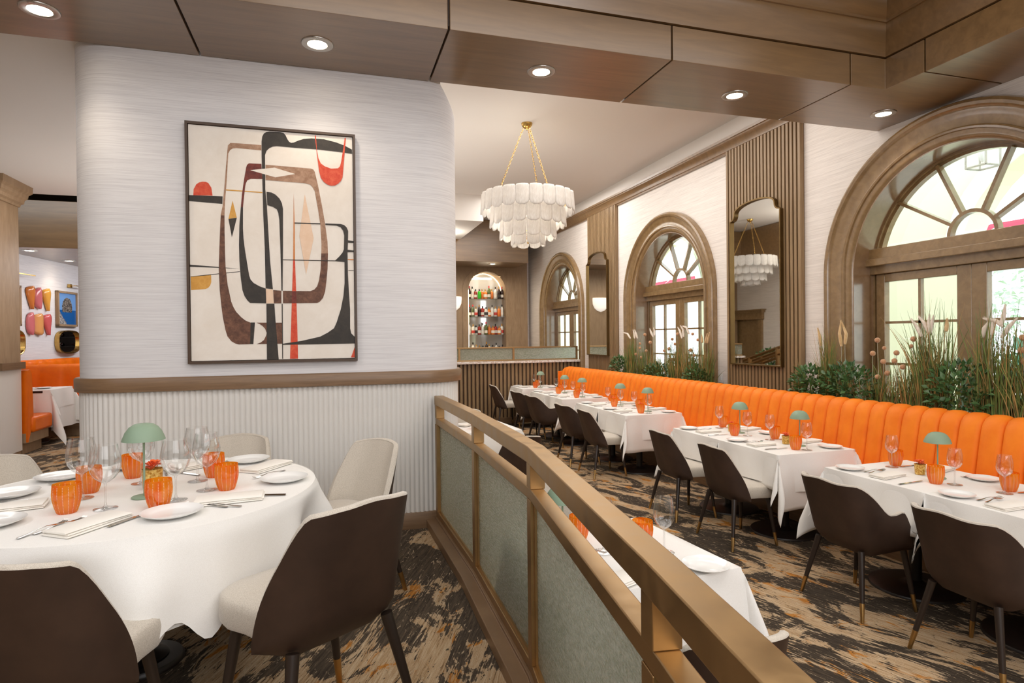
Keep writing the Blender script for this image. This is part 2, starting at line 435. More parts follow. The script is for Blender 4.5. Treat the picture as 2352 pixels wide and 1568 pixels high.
def yz_box(mb, y0, y1, z0, z1, x0, x1): return mb.box(x0, x1, y0, y1, z0, z1)
CASP = [(0, 0), (0, .055), (.012, .08), (.035, .092), (.058, .085), (.072, .066), (.085, .058), (.10, .056), (.125, .042), (.165, .034), (.20, .032), (.203, .046), (.215, .052), (.23, .046), (.234, .03), (.27, .026), (.285, .018), (.30, .0), (.30, -.02), (.0, -.02)]
def arch_path(prof, ro, z0=0.0, n=40):
    """rows of (dy, z, p) for a casing profile (t inward from ro, p protrusion)"""
    rows = []
    st = [(-1, z0 + (SP - z0) * i / 4, None) for i in range(4)] + [(None, None, PI - PI * i / n) for i in range(n + 1)] + [(1, SP - (SP - z0) * (i + 1) / 4, None) for i in range(4)]
    for sg, z, a in st:
        r_ = []
        for t_, p in prof:
            r = ro - t_
            r_.append((r * sg, z, p) if a is None else (r * math.cos(a), SP + r * math.sin(a), p))
        rows.append(r_)
    return rows
GX = 5.22
for wi, (c, nm) in enumerate(WC):
    wl = ['nearest tall arched window with french doors, behind the grasses at right', 'middle arched window between the two slatted wall panels', 'farthest arched window, beside the bar partition'][wi]
    root = empty(nm); struct(root, wl, 'window')
    mb = MB()
    mb.grid([[(WX - p, c + dy, z) for dy, z, p in row] for row in arch_path(CASP, 1.28)], False, True)
    mb.build('casing', 'oak_casing', root, smooth=35)
    mb = MB(); mb.grid([[(WX - p, c + dy, z) for dy, z, p in row] for row in arch_path([(.298, 0), (.298, -.27), (.31, -.27), (.31, 0)], 1.28)][:], False, True)
    mb.build('reveal', 'oak_gloss', root, smooth=35)
    # frame ring
    mb = MB()
    fr = [(0, 0), (0.0, .03), (.035, .03), (.035, 0), (.06, 0), (.06, -.06), (0, -.06)]
    mb.grid([[(GX - p, c + dy, z) for dy, z, p in row] for row in arch_path(fr, 0.985)], False, True)
    mb.build('window_frame', 'oak_casing', root, smooth=35)
    mb = MB()
    mb.box(GX - .10, GX + .05, c - .985, c + .985, 2.40, 2.53); mb.box(GX - .13, GX - .02, c - .985, c + .985, 2.36, 2.43); mb.box(GX - .07, GX + .05, c - .985, c + .985, 2.28, 2.40)
    mb.build('transom', 'oak_casing', root, bevel=.006)
    mb = MB()
    hub = [(c - .2 * math.cos(PI * i / 16), 2.53 + .2 * math.sin(PI * i / 16)) for i in range(17)]
    P = []
    for i in range(17):
        a = PI * i / 16
        P.append([(GX - .03, c - r * math.cos(a), 2.53 + r * math.sin(a)) for r in (.185, .215)] + [(GX + .03, c - r * math.cos(a), 2.53 + r * math.sin(a)) for r in (.215, .185)])
    mb.grid(P, False, True)
    for deg in (31, 65, 115, 149):
        a = math.radians(deg); d = Vector((0, math.cos(a), math.sin(a))); q = Vector((0, -math.sin(a), math.cos(a)))
        # reach the arch ring (centre SP, r .94)
        b_ = .23 * math.sin(a); L_ = -b_ + math.sqrt(b_ * b_ + .94 ** 2 - .23 ** 2)
        o0 = Vector((GX, c, 2.53)) + d * .2; o1 = Vector((GX, c, 2.53)) + d * L_
        vs = [p_ + q * s1 + Vector((s2, 0, 0)) for p_ in (o0, o1) for s1, s2 in ((-.014, -.03), (.014, -.03), (.014, .03), (-.014, .03))]
        mb.add(vs, [(0, 1, 2, 3), (7, 6, 5, 4), (0, 4, 5, 1), (1, 5, 6, 2), (2, 6, 7, 3), (3, 7, 4, 0)])
    mb.build('fan_muntins', 'oak_casing', root, smooth=30)
    mb = MB()
    pts = [(GX + .005, c - .93 * math.cos(PI * i / 32), SP + .93 * math.sin(PI * i / 32)) for i in range(33)]
    pts = [p for p in pts if p[2] > 2.52]
    mb.add(pts, [tuple(range(len(pts)))])
    mb.build('fan_pane', 'window_pane', root, smooth=0)
    for sg in (-1, 1):
        mb = MB(); e = lambda a_, b_: (min(c + sg * a_, c + sg * b_), max(c + sg * a_, c + sg * b_))
        ya, yb = e(.0, .125); mb.box(GX - .035, GX + .03, ya, yb, .04, 2.28)
        ya, yb = e(.835, .93); mb.box(GX - .035, GX + .03, ya, yb, .04, 2.28)
        ya, yb = e(.125, .835); mb.box(GX - .035, GX + .03, ya, yb, 2.20, 2.28); mb.box(GX - .035, GX + .03, ya, yb, .04, .30)
        leaf = mb.build('door_leaf', 'oak_casing', root, bevel=.005)
        mb = MB(); ya, yb = e(.47, .495); mb.box(GX - .02, GX + .02, ya, yb, .30, 2.2)
        ya, yb = e(.125, .835)
        for z in (.62, 1.01, 1.405, 1.805): mb.box(GX - .02, GX + .02, ya, yb, z - .012, z + .012)
        mb.build('muntins', 'oak_casing', leaf)
        mb = MB(); mb.add([(GX + .004, ya, .3), (GX + .004, yb, .3), (GX + .004, yb, 2.2), (GX + .004, ya, 2.2)], [(0, 1, 2, 3)])
        mb.build('door_pane', 'window_pane', leaf, smooth=0)
    area('daylight_portal', (5.36, c, 1.75), (0, math.radians(90), 0), 3.2, 2.0, 1, (1, 1, 1), portal=True)

# slatted wall panels
for k, (y0, y1, lab) in enumerate([(5.38, 6.65, 'wide slatted oak wall panel behind the large mirror'), (9.82, 11.03, 'slatted oak wall panel behind the farther mirror')]):
    root = empty('trim_%d' % (k + 1)); struct(root, lab, 'wall panel')
    MB().box(WX - .012, WX, y0, y1, 0, 4.05).build('backing', 'oak_shadow', root, smooth=0)
    mb = MB(); n = 21; pitch = (y1 - y0 - .03) / n
    for i in range(n + 1):
        yy = y0 + .015 + i * pitch
        mb.box(WX - .060, WX - .008, yy - .0175, yy + .0175, 0, 4.05)
    mb.build('slats', 'oak_vertical', root, smooth=0)
# crown and frieze
CP = [(0, 4.03), (.03, 4.03), (.035, 4.05), (.05, 4.06), (.055, 4.09), (.075, 4.13), (.105, 4.155), (.11, 4.17), (.125, 4.175), (.13, 4.205), (0, 4.205)]
mb = MB().sweep([(WX, 4.47, 0), (WX, 16.0, 0)], CP, side=-1)
struct(mb.build('trim_3', 'beam_wood', smooth=30), 'long wooden crown moulding along the top of the window wall', 'moulding')
struct(MB().box(WX - .02, WX + .02, 4.47, 16, 4.2, 4.44).build('trim_4', 'ceiling_paint', smooth=0), 'plain painted band between crown moulding and ceiling', 'moulding')

# big beams overhead
def beam_panel(mb, poly): mb.prism(poly, 3.60, 3.838)
mb = MB(); g = .007
seams = [-6.2, -2.37, -0.81, .72, 2.28, 3.825]
for a_, b_ in zip(seams[:-1], seams[1:]): beam_panel(mb, [(a_ + g, 3.68), (b_ - g, 3.68), (b_ - g, 4.46), (a_ + g, 4.46)])
beam_panel(mb, [(3.825 + g, 3.68), (4.165, 3.68), (4.165, 3.355 + g), (4.95, 3.355 + g), (4.95, 4.46), (3.825 + g, 4.46)])
for a_, b_ in ((-4.2, .2), (.2, 1.8), (1.8, 3.355)): beam_panel(mb, [(4.165, a_ + g), (4.95, a_ + g), (4.95, b_ - g), (4.165, b_ - g)])
struct(mb.build('trim_5', 'beam_wood', bevel=.003, smooth=0), 'glossy wood-panelled beam with dark seams across the top', 'beam')
mb = MB(); mb.box(-6.2, 4.95, 3.70, 4.45, 3.63, 4.40); mb.box(4.185, 4.95, -4.2, 3.75, 3.63, 4.40)
struct(mb.build('trim_6', 'dark_groove', smooth=0), 'dark core showing in the seams of the beam', 'beam')
struct(MB().box(-0.4, 4.95, 4.452, 4.462, 3.84, 4.44).build('trim_7', 'ceiling_paint', smooth=0), 'painted back of the beam facing the dining room', 'beam')
PR = [(0, 3.846), (.014, 3.846), (.02, 3.87), (.045, 3.93), (.072, 4.0), (.082, 4.045), (.082, 4.062), (.098, 4.062), (.10, 4.08), (.125, 4.10), (.15, 4.14), (.16, 4.19), (.18, 4.20), (.18, 4.30), (-.08, 4.30), (-.08, 3.846)]
mb = MB().sweep([(-6.2, 3.68, 0), (4.165, 3.68, 0), (4.165, -4.2, 0)], PR)
struct(mb.build('trim_8', 'beam_wood', smooth=25), 'stepped wooden cornice running round the coffer', 'moulding')

# ------------------------------------------------------------------ round-cornered middle wall
def rr_path(x0, x1, y0, y1, r, off=0.0, n=12):
    """open plan path: back-left, round front-left, front, round front-right, back-right"""
    x0 -= off; x1 += off; y0 -= off; r = r + off
    p = [(x0, y1)]
    p += [(x0 + r - r * math.cos(a), y0 + r - r * math.sin(a)) for a in [PI / 2 * i / n for i in range(n + 1)]]
    p += [(x1 - r + r * math.sin(a), y0 + r - r * math.cos(a)) for a in [PI / 2 * i / n for i in range(n + 1)]]
    p += [(x1, y1)]
    return p
CX0, CX1, CY0, CY1 = -1.62, .962, 4.47, 7.2
path = rr_path(CX0, CX1, CY0, CY1, .30)
mb = MB()
def coltop(x, y):
    if x > .72: return 3.62 - (x - .80) / (.962 - .80) * .21 if x > .80 else 4.3
    return 4.44
P = [[(x, y, 1.44), (x, y, coltop(x, y))] for x, y in path]
mb.grid(P)
struct(mb.build('wall_middle', 'silk_wallpaper', smooth=50), 'round-cornered silk-papered wall carrying the big painting', 'wall')
# vertical crisp seam pieces and cap behind the slanted top edge
# flutes
def resample(path, step):
    out = [Vector(path[0])]; d = 0
    for a_, b_ in zip(path[:-1], path[1:]):
        a_ = Vector(a_); b_ = Vector(b_); L = (b_ - a_).length; t_ = step - d
        while t_ <= L: out.append(a_ + (b_ - a_) * t_ / L); t_ += step
        d = (d + L) % step if L else d
        d = L - (t_ - step)
    return out
def flutes(path, z0, z1, pitch, name, mat, depth=None, n=6, label=None, cat='wainscot'):
    ps = resample(path, pitch); mb = MB(); P = []
    depth = depth or pitch * .42
    for a_, b_ in zip(ps[:-1], ps[1:]):
        d = (b_ - a_); nn = Vector((d.y, -d.x)).normalized()
        for i in range(n):
            t_ = i / n; h = math.sin(PI * t_) ** .7 * depth if i else 0
            q = a_ + d * t_ + nn * h; P.append([(q.x, q.y, z0), (q.x, q.y, z1)])
    mb.grid(P)
    return struct(mb.build(name, mat, smooth=60), label, cat)
flutes(rr_path(CX0, CX1, CY0, CY1, .30, -.008), 0.0, 1.40, .034, 'trim_9', 'white_paint', label='white reeded wainscot below the painting', cat='wainscot')
mb = MB().sweep([(x, y, 0) for x, y in rr_path(CX0, CX1, CY0, CY1, .30, .0)], [(-.02, 1.372), (.032, 1.372), (.034, 1.40), (.034, 1.452), (.026, 1.462), (-.02, 1.462)])
struct(mb.build('trim_10', 'oak_along', smooth=40), 'wooden chair rail wrapping the round-cornered wall', 'moulding')
mb = MB().sweep([(x, y, 0) for x, y in rr_path(CX0, CX1, CY0, CY1, .30, .0)][:22], [(-.02, .3), (.022, .3), (.022, .41), (.016, .418), (-.02, .418)])
struct(mb.build('baseboard_middle', 'oak_along', smooth=40), 'wooden skirting under the white wainscot', 'baseboard')
# wall behind it (seen in the mirrors), with a cased doorway
mb = MB(); mb.box(-1.5, -1.4, 7.2, 13.75, 0, 4.44); mb.box(-1.5, -1.4, 15.3, 16.2, 0, 4.44); mb.box(-1.5, -1.4, 13.75, 15.3, 2.16, 4.44)
struct(mb.build('wall_left', 'cream_wallpaper', smooth=0), 'papered wall seen only in the mirrors', 'wall')
mb = MB(); mb.box(-1.42, -1.34, 13.62, 13.76, 0, 2.16); mb.box(-1.42, -1.34, 15.29, 15.43, 0, 2.16); mb.box(-1.42, -1.32, 13.58, 15.47, 2.12, 2.30); mb.box(-1.42, -1.28, 13.54, 15.51, 2.30, 2.36); mb.box(-1.42, -1.24, 13.50, 15.55, 2.36, 2.39)
mb.box(-1.49, -1.46, 13.75, 15.3, 0, 2.16)
struct(mb.build('door_1', 'oak_casing', smooth=0), 'wood-cased doorway seen only in the mirror', 'door')
struct(MB().box(-1.4, -.7, 12.0, 16.2, 3.54, 4.43).build('trim_16', 'beam_wood', bevel=.004, smooth=0), 'wooden soffit over the cased doorway, seen only in the mirror', 'beam')
# closing walls round the room
struct(MB().box(-6.3, 5.3, -4.3, -4.2, 0, 4.5).build('wall_back', 'cream_wallpaper', smooth=0), 'wall behind the viewer', 'wall')
struct(MB().box(-6.3, -6.2, -4.3, 16.3, 0, 4.5).build('wall_side', 'cream_wallpaper', smooth=0), 'far left outer wall', 'wall')
struct(MB().box(-6.3, 5.3, 16.2, 16.3, 0, 4.6).build('wall_far', 'cream_wallpaper', smooth=0), 'outer wall at the far end', 'wall')

# ------------------------------------------------------------------ painting
def painting():
    root = empty('painting', (-.362, 4.468, 2.348), label='large abstract painting of looping brown, black and red bands on cream', cat='painting')
    W_, H_ = 1.086, 1.602
    mb = MB()
    for x0, x1, z0, z1 in ((-W_ / 2, W_ / 2, H_ / 2 - .016, H_ / 2), (-W_ / 2, W_ / 2, -H_ / 2, -H_ / 2 + .016), (-W_ / 2, -W_ / 2 + .016, -H_ / 2 + .016, H_ / 2 - .016), (W_ / 2 - .016, W_ / 2, -H_ / 2 + .016, H_ / 2 - .016)):
        mb.box(x0, x1, -.045, 0, z0, z1)
    mb.build('picture_frame', 'frame_wood', root, smooth=0)
    mb = MB(); mb.box(-.524, .524, -.030, -.002, -.782, .782)
    def u(p):   # crop pixels -> canvas coordinates
        x, y = p; s = (x - 66) / 1004; t0 = 62 + s * 78; t1 = 1515 - s * 12
        t = (y - t0) / (t1 - t0)
        xx = -.524 + 1.048 * (x - (60 + 12 * t)) / 1003.5
        return max(-.524, min(.524, xx)), max(-.782, min(.782, .782 - 1.564 * t))
    lay = [0]
    def poly(pts, mi):
        from mathutils.geometry import tessellate_polygon
        q = [u(p) for p in pts]; lay[0] += 1; y = -.0302 - lay[0] * .00012
        v3 = [Vector((a, b, 0)) for a, b in q]
        mb.cur = mi; mb.add([(a, y, b) for a, b in q], [tuple(t_) for t_ in tessellate_polygon([v3])])
    def sm(pts, n=5):   # Catmull-Rom for the soft outlines
        out = []; k = len(pts)
        for i in range(k):
            p0, p1, p2, p3 = [Vector(pts[(i + j - 1) % k]) for j in range(4)]
            if (p2 - p1).length < 24: out.append(tuple(p1)); continue
            for s in range(n):
                t_ = s / n
                q = .5 * ((2 * p1) + (p2 - p0) * t_ + (2 * p0 - 5 * p1 + 4 * p2 - p3) * t_ ** 2 + (3 * p1 - p0 - 3 * p2 + p3) * t_ ** 3); out.append((q.x, q.y))
        return out
    BLK, BRN, TAN, RED, ORA, PCH, CRM, DRD, OCH = range(1, 10)
    poly([(67, 923), (232, 937), (357, 949), (232, 943), (67, 936)], BLK)
    poly([(70, 995), (357, 964), (357, 968), (70, 1000)], BLK)
    poly([(62, 496), (258, 503), (256, 550), (62, 533)], BLK)
    poly([(88, 497), (90, 460), (105, 430), (122, 418), (140, 413), (160, 414), (175, 422), (192, 450), (199, 499)], RED)
    poly([(70, 998), (188, 987), (189, 1030), (183, 1050), (170, 1066), (155, 1073), (72, 1079)], OCH)
    poly([(316, 530), (341, 634), (291, 642)], OCH); poly([(341, 635), (291, 642), (311, 755)], BLK)
    # outer loop
    poly([(290, 190), (305, 175), (340, 176), (490, 187), (490, 220), (340, 206), (318, 209), (303, 219), (292, 240), (283, 400), (272, 530), (268, 620), (245, 620), (258, 560), (270, 420), (280, 300)], TAN)
    poly([(246, 620), (268, 620), (268, 720), (270, 850), (273, 940), (285, 1050), (305, 1150), (318, 1185), (335, 1215), (365, 1248), (390, 1268), (420, 1281), (418, 1413), (350, 1415), (328, 1409), (305, 1395), (282, 1365), (270, 1325), (256, 1250), (246, 1170), (238, 1080), (233, 950), (237, 820), (242, 700)], BRN)
    poly([(420, 1280), (446, 1280), (436, 1413), (416, 1413)], BLK)
    poly([(455, 1281), (612, 1282), (613, 1412), (455, 1413), (480, 1404), (500, 1388), (514, 1360), (517, 1345), (508, 1320), (492, 1302), (475, 1290)], BRN)
    poly([(277, 460), (495, 476), (495, 482), (277, 467)], OCH)
    # inner loop
    poly([(398, 325), (403, 309), (415, 300), (490, 303), (495, 396), (425, 395), (405, 404), (396, 422), (392, 440), (382, 530), (378, 570), (365, 570), (372, 490), (385, 400)], DRD)
    poly([(365, 570), (378, 570), (377, 700), (380, 760), (388, 830), (400, 910), (413, 990), (421, 1015), (440, 1037), (475, 1057), (515, 1072), (515, 1163), (418, 1160), (400, 1142), (385, 1118), (372, 1080), (362, 1000), (355, 900), (353, 800), (356, 680)], BLK)
    poly([(515, 308), (795, 331), (812, 337), (821, 352), (840, 430), (862, 540), (885, 670), (900, 780), (903, 860), (860, 860), (862, 800), (855, 680), (840, 580), (820, 470), (806, 445), (790, 430), (760, 422), (515, 402)], TAN)
    poly([(860, 855), (903, 855), (900, 950), (893, 1020), (884, 1090), (870, 1130), (850, 1153), (832, 1162), (618, 1163), (618, 1085), (790, 1088), (815, 1078), (833, 1058), (845, 1020), (856, 950)], BRN)
    poly([(558, 1080), (608, 1085), (608, 1163), (562, 1163)], BRN)
    # black post with its blob
    poly([(492, 165), (496, 135), (505, 117), (520, 107), (540, 104), (600, 106), (625, 111), (638, 125), (650, 150), (660, 166), (673, 173), (690, 171), (715, 160), (750, 149), (800, 145), (880, 150), (960, 170), (1015, 190), (1062, 214), (1062, 240), (960, 226), (830, 212), (700, 203), (585, 193), (560, 196), (538, 206), (522, 222), (512, 250), (513, 460), (522, 560), (530, 720), (540, 900), (556, 1075), (512, 1070), (508, 820), (500, 620), (497, 480), (492, 260)], BLK)
    poly([(516, 1165), (565, 1165), (572, 1280), (590, 1510), (518, 1512)], BLK)
    poly([(513, 1072), (556, 1078), (562, 1163), (516, 1163)], PCH)
    poly([(520, 475), (550, 479), (575, 492), (600, 517), (614, 545), (621, 580), (620, 800), (616, 1085), (609, 1085), (603, 800), (598, 650), (592, 605), (583, 583), (560, 568), (525, 557)], BLK)
    poly([(422, 342), (570, 326), (697, 365), (575, 386)], CRM)
    poly([(757, 490), (812, 762), (763, 985), (722, 745)], PCH)
    poly([(688, 480), (693, 700), (694, 895), (682, 895), (685, 700)], ORA)
    poly([(682, 895), (694, 895), (700, 1090), (706, 1300), (710, 1505), (660, 1505), (668, 1300), (675, 1090)], RED)
    poly([(675, 1088), (700, 1088), (703, 1163), (673, 1163)], DRD)
    poly([(692, 664), (855, 669), (855, 676), (692, 671)], BLK)
    poly([(618, 892), (950, 899), (950, 904), (618, 896)], BLK)
    poly([(610, 1165), (616, 1165), (617, 1505), (612, 1505)], BLK)
    poly([(887, 670), (985, 674), (1008, 680), (1025, 695), (1035, 718), (1033, 790), (1030, 850), (1032, 980), (1038, 1100), (1045, 1200), (1045, 1320), (1052, 1350), (1075, 1372), (1075, 1413), (615, 1419), (615, 1412), (730, 1396), (850, 1370), (900, 1345), (940, 1318), (958, 1280), (985, 1200), (1002, 1120), (1010, 1040), (1010, 909), (945, 903), (975, 876), (998, 850), (1006, 830), (1009, 745), (1002, 715), (985, 693), (960, 684), (887, 679)], BLK)
    poly([(1034, 775), (1070, 780), (1070, 792), (1034, 790)], BLK); poly([(1030, 833), (1070, 838), (1070, 848), (1030, 848)], BLK)
    poly([(1032, 890), (1070, 892), (1070, 898), (1032, 896)], ORA); poly([(1035, 959), (1070, 960), (1070, 963), (1035, 962)], BLK)
    poly([(822, 128), (829, 128), (835, 215), (845, 270), (860, 300), (885, 318), (925, 332), (970, 330), (983, 318), (991, 290), (1003, 220), (1015, 142), (1022, 142), (1014, 230), (1005, 330), (1000, 385), (990, 407), (970, 426), (950, 436), (925, 438), (900, 430), (878, 414), (860, 390), (848, 345), (835, 240)], RED)
    poly([(1075, 1435), (1075, 1499), (1050, 1499)], RED)
    mb.build('canvas', ['art_cream', 'art_black', 'art_brown', 'art_tan', 'art_red', 'art_orange', 'art_peach', 'art_cream', 'art_dark_red', 'art_ochre'], root, smooth='raw')
plain('frame_wood', (74, 54, 38), 0.45)
def paintm(name, a, b, sc_=18):
    t = NT(name); f = t.noise(t.coords((1, 1, 1)), sc_, 6, 0.7, 0.4)
    t.link(t.ramp(f, [(0.38, lin(*a)), (0.66, lin(*b))]), t.b.inputs['Base Color']); t.set(Roughness=0.6)
paintm('art_cream', (232, 222, 210), (240, 232, 222), 4); paintm('art_black', (42, 36, 30), (58, 50, 42)); paintm('art_brown', (84, 50, 34), (124, 84, 62), 26)
paintm('art_tan', (150, 112, 86), (184, 148, 122), 22); paintm('art_red', (206, 60, 30), (222, 96, 62), 30); paintm('art_orange', (204, 124, 60), (216, 140, 76))
paintm('art_peach', (232, 198, 168), (238, 208, 182)); paintm('art_dark_red', (92, 32, 24), (126, 52, 36), 30); paintm('art_ochre', (206, 148, 60), (220, 166, 80))
painting()

# ------------------------------------------------------------------ railing
def railing():
    pts = [(0.36, -0.4), (0.535, 0.61), (0.603, 1.03), (0.766, 2.25), (0.79, 3.33), (0.765, 4.468)]
    root = empty('railing', (0.765, 4.4, .3), label='bronze railing with rippled glass panels curving along the raised floor', cat='railing')
    def sw(name, prof, mat, bev=.003):
        mb = MB().sweep([(x, y, 0) for x, y in pts], prof)
        o = mb.build(name, mat, root, smooth=30, bevel=bev); o.matrix_parent_inverse = root.matrix_world.inverted(); return o
    root_inv = Matrix.Translation((-.765, -4.4, -.3))
    def fix(o): o.matrix_parent_inverse = root_inv; return o
    fix(sw('top_rail', [(-.034, 1.207), (.034, 1.207), (.034, 1.272), (-.034, 1.272)], 'bronze'))
    fix(sw('middle_rail', [(-.027, 1.062), (.027, 1.062), (.027, 1.108), (-.027, 1.108)], 'bronze'))
    fix(sw('bottom_rail', [(-.027, .376), (.027, .376), (.027, .418), (-.027, .418)], 'bronze'))
    fix(sw('curb', [(-.105, .302), (.085, .302), (.085, -.01), (.10, -.01), (.10, .362), (.035, .362), (.035, .376), (-.04, .376), (-.04, .362), (-.105, .362)], 'oak_along'))
    for i in range(1, 6):
        x, y = pts[i]
        a_ = Vector(pts[i - 1]); b_ = Vector(pts[min(i + 1, 5)]); d = (b_ - a_).normalized(); ang = math.atan2(d.y, d.x)
        mt = Matrix.Translation((x, y - (.03 if i == 5 else 0), 0)) @ Matrix.Rotation(ang, 4, 'Z')
        mb = MB(); h = .030
        mb.box(-h, h, -.030, .030, .418, 1.062, mt); mb.box(-h, h, -.030, .030, 1.108, 1.207, mt)
        fix(mb.build('post', 'bronze', root, bevel=.002, smooth=0))
    for i in range(0, 5):
        a_ = Vector(pts[i]); b_ = Vector(pts[i + 1]); d = (b_ - a_); L = d.length; ang = math.atan2(d.y, d.x)
        mt = Matrix.Translation((a_.x, a_.y, 0)) @ Matrix.Rotation(ang, 4, 'Z')
        mb = MB().box(.03, L - .03, -.005, .005, .418, 1.062, mt)
        fix(mb.build('glass_panel', 'ripple_glass', root, smooth=0))
        mb = MB()
        for x0, x1 in ((.03, .04), (L - .04, L - .03)): mb.box(x0, x1, -.014, .014, .418, 1.062, mt)
        mb.box(.03, L - .03, -.014, .014, .418, .428, mt)
        fix(mb.build('glazing_bead', 'bronze', root, smooth=0))
railing()

# ------------------------------------------------------------------ downlights
def mk_down():
    root = empty('downlight')
    MB().lathe([(.062, -.004), (.066, -.006), (.097, -.004), (.10, 0), (.10, .004), (.062, .004)], 32).build('trim_ring', 'nickel', root)
    MB().lathe([(.062, -.004), (.058, .018)], 28).build('reflector', 'porcelain', root)
    MB().disc((0, 0, .001), .060, 28, False).build('lens', 'lamp_glow', root, smooth=0)
    return root
down = Proto(mk_down)
def downlight(x, y, z, label, power=26, rz=0, group='recessed downlights in the wooden beam'):
    o = down((x, y, z - .003), rz, label, group, 'downlight')
    d = bpy.data.lights.new('downlight_beam', 'SPOT'); d.energy = power; d.color = (1, .86, .68); d.spot_size = math.radians(120); d.spot_blend = 0.8; d.shadow_soft_size = .055
    l = bpy.data.objects.new('downlight_beam', d); COL.objects.link(l); l.location = (x, y, z - .03)
for x, lab in ((-1.57, 'recessed downlight at the top left corner, left of the painting'), (-.06, 'recessed downlight in the beam above the painting'), (1.465, 'recessed downlight in the beam above the chandelier'), (3.09, 'recessed downlight in the beam above the slatted panel'), (4.6, 'recessed downlight in the beam beside the near arched window')):
    downlight(x, 4.085, 3.6, lab, 15)

# ------------------------------------------------------------------ chandelier
def chandelier():
    c = (2.44, 7.37); Z = 4.44
    root = empty('chandelier', (c[0], c[1], 2.86), label='tiered alabaster chandelier hanging from three gold chains', cat='chandelier')
    zb = lambda z: z - 2.86
    MB().lathe([(.001, -.085), (.012, -.085), (.014, -.068), (.03, -.066), (.05, -.055), (.066, -.03), (.072, -.006), (.072, 0)], 32, (0, 0, zb(Z))).build('canopy', 'brass', root)
    for k, a in enumerate((math.radians(187), math.radians(292), math.radians(48))):
        A = Vector((.05 * math.cos(a), .05 * math.sin(a), zb(Z - .07))); B = Vector((.40 * math.cos(a), .40 * math.sin(a), zb(3.53)))
        mb = MB(); n = 30; d = (B - A); L = d.length / n; d.normalize(); side = d.cross(Vector((0, 0, 1))).normalized(); s2 = d.cross(side)
        for i in range(n):
            cc = A + d * L * (i + .5); wv = side if i % 2 else s2
            ring = [cc + d * (L * .66 * math.cos(t_)) + wv * (.0105 * math.sin(t_)) for t_ in [2 * PI * j / 10 for j in range(10)]]
            nn = d.cross(wv)
            P = [[p + ((p - cc).normalized() * math.cos(q) + nn * math.sin(q)) * .0028 for q in [2 * PI * w_ / 5 for w_ in range(5)]] for p in ring]
            mb.grid(P, True, True)
        mb.build('chain', 'brass', root)
    mb = MB()
    for r, z in ((.55, 3.47), (.44, 3.30), (.31, 3.12), (.18, 2.99)):
        mb.tube([(r * math.cos(2 * PI * i / 48), r * math.sin(2 * PI * i / 48), zb(z)) for i in range(49)], .006, 6, False)
    for i in range(6):
        a = 2 * PI * i / 6
        mb.tube([(.55 * math.cos(a), .55 * math.sin(a), zb(3.47)), (.44 * math.cos(a), .44 * math.sin(a), zb(3.30)), (.31 * math.cos(a), .31 * math.sin(a), zb(3.12)), (.18 * math.cos(a), .18 * math.sin(a), zb(2.99)), (0, 0, zb(2.97))], .005, 5)
    mb.tube([(0, 0, zb(3.5)), (0, 0, zb(2.90))], .012, 8)
    mb.build('armature', 'brass', root)
    def petal(wd, ht):
        mb = MB(); nx, nz = 9, 12; P = []
        for i in range(nz + 1):
            t_ = i / nz; z = -ht * t_
            hw = wd * .53 * (1 if t_ < .70 else math.sqrt(max(0, 1 - ((t_ - .70) / .31) ** 2.8)))
            if t_ < .06: hw = wd / 2 * (.86 + .14 * t_ / .06)
            P.append([(hw * (2 * j / nx - 1), -.018 * math.cos(PI / 2 * (2 * j / nx - 1)) - .02 * t_ * 0, z) for j in range(nx + 1)])
        mb.grid(P); return mb
    cnt = 0
    for r, n, zt, wd, ht, ph in ((.575, 22, 3.53, .158, .255, 0), (.462, 18, 3.355, .158, .25, 0), (.34, 13, 3.19, .160, .24, .5), (.20, 8, 3.03, .155, .165, 0)):
        proto = None
        for i in range(n):
            a = 2 * PI * (i + ph) / n
            if proto is None:
                o = petal(wd, ht).build('alabaster_plate', 'alabaster', root, smooth=60)
                md = o.modifiers.new('thick', 'SOLIDIFY'); md.thickness = .007; proto = o
            else:
                o = proto.copy(); COL.objects.link(o)
            o.location = (r * math.cos(a), r * math.sin(a), zb(zt)); o.rotation_euler = (math.radians(-4), 0, a + PI / 2)
    for i in range(6):
        a = 2 * PI * i / 6 + .3
        MB().lathe([(.001, .03), (.014, .022), (.02, .0), (.014, -.02), (.001, -.026)], 12).build('bulb', 'bulb_glow', root, loc=(.33 * math.cos(a), .33 * math.sin(a), zb(3.33)))
    c2 = dup(root, (.2, 12.1, 2.86), 0, 'second alabaster chandelier, seen only in the large mirror')
    d = bpy.data.lights.new('chandelier_light', 'POINT'); d.energy = 14; d.color = (1, .88, .72); d.shadow_soft_size = .12
    l = bpy.data.objects.new('chandelier_light', d); COL.objects.link(l); l.location = (c[0], c[1], 3.3)
emis('bulb_glow', (255, 232, 200), 3)
chandelier()

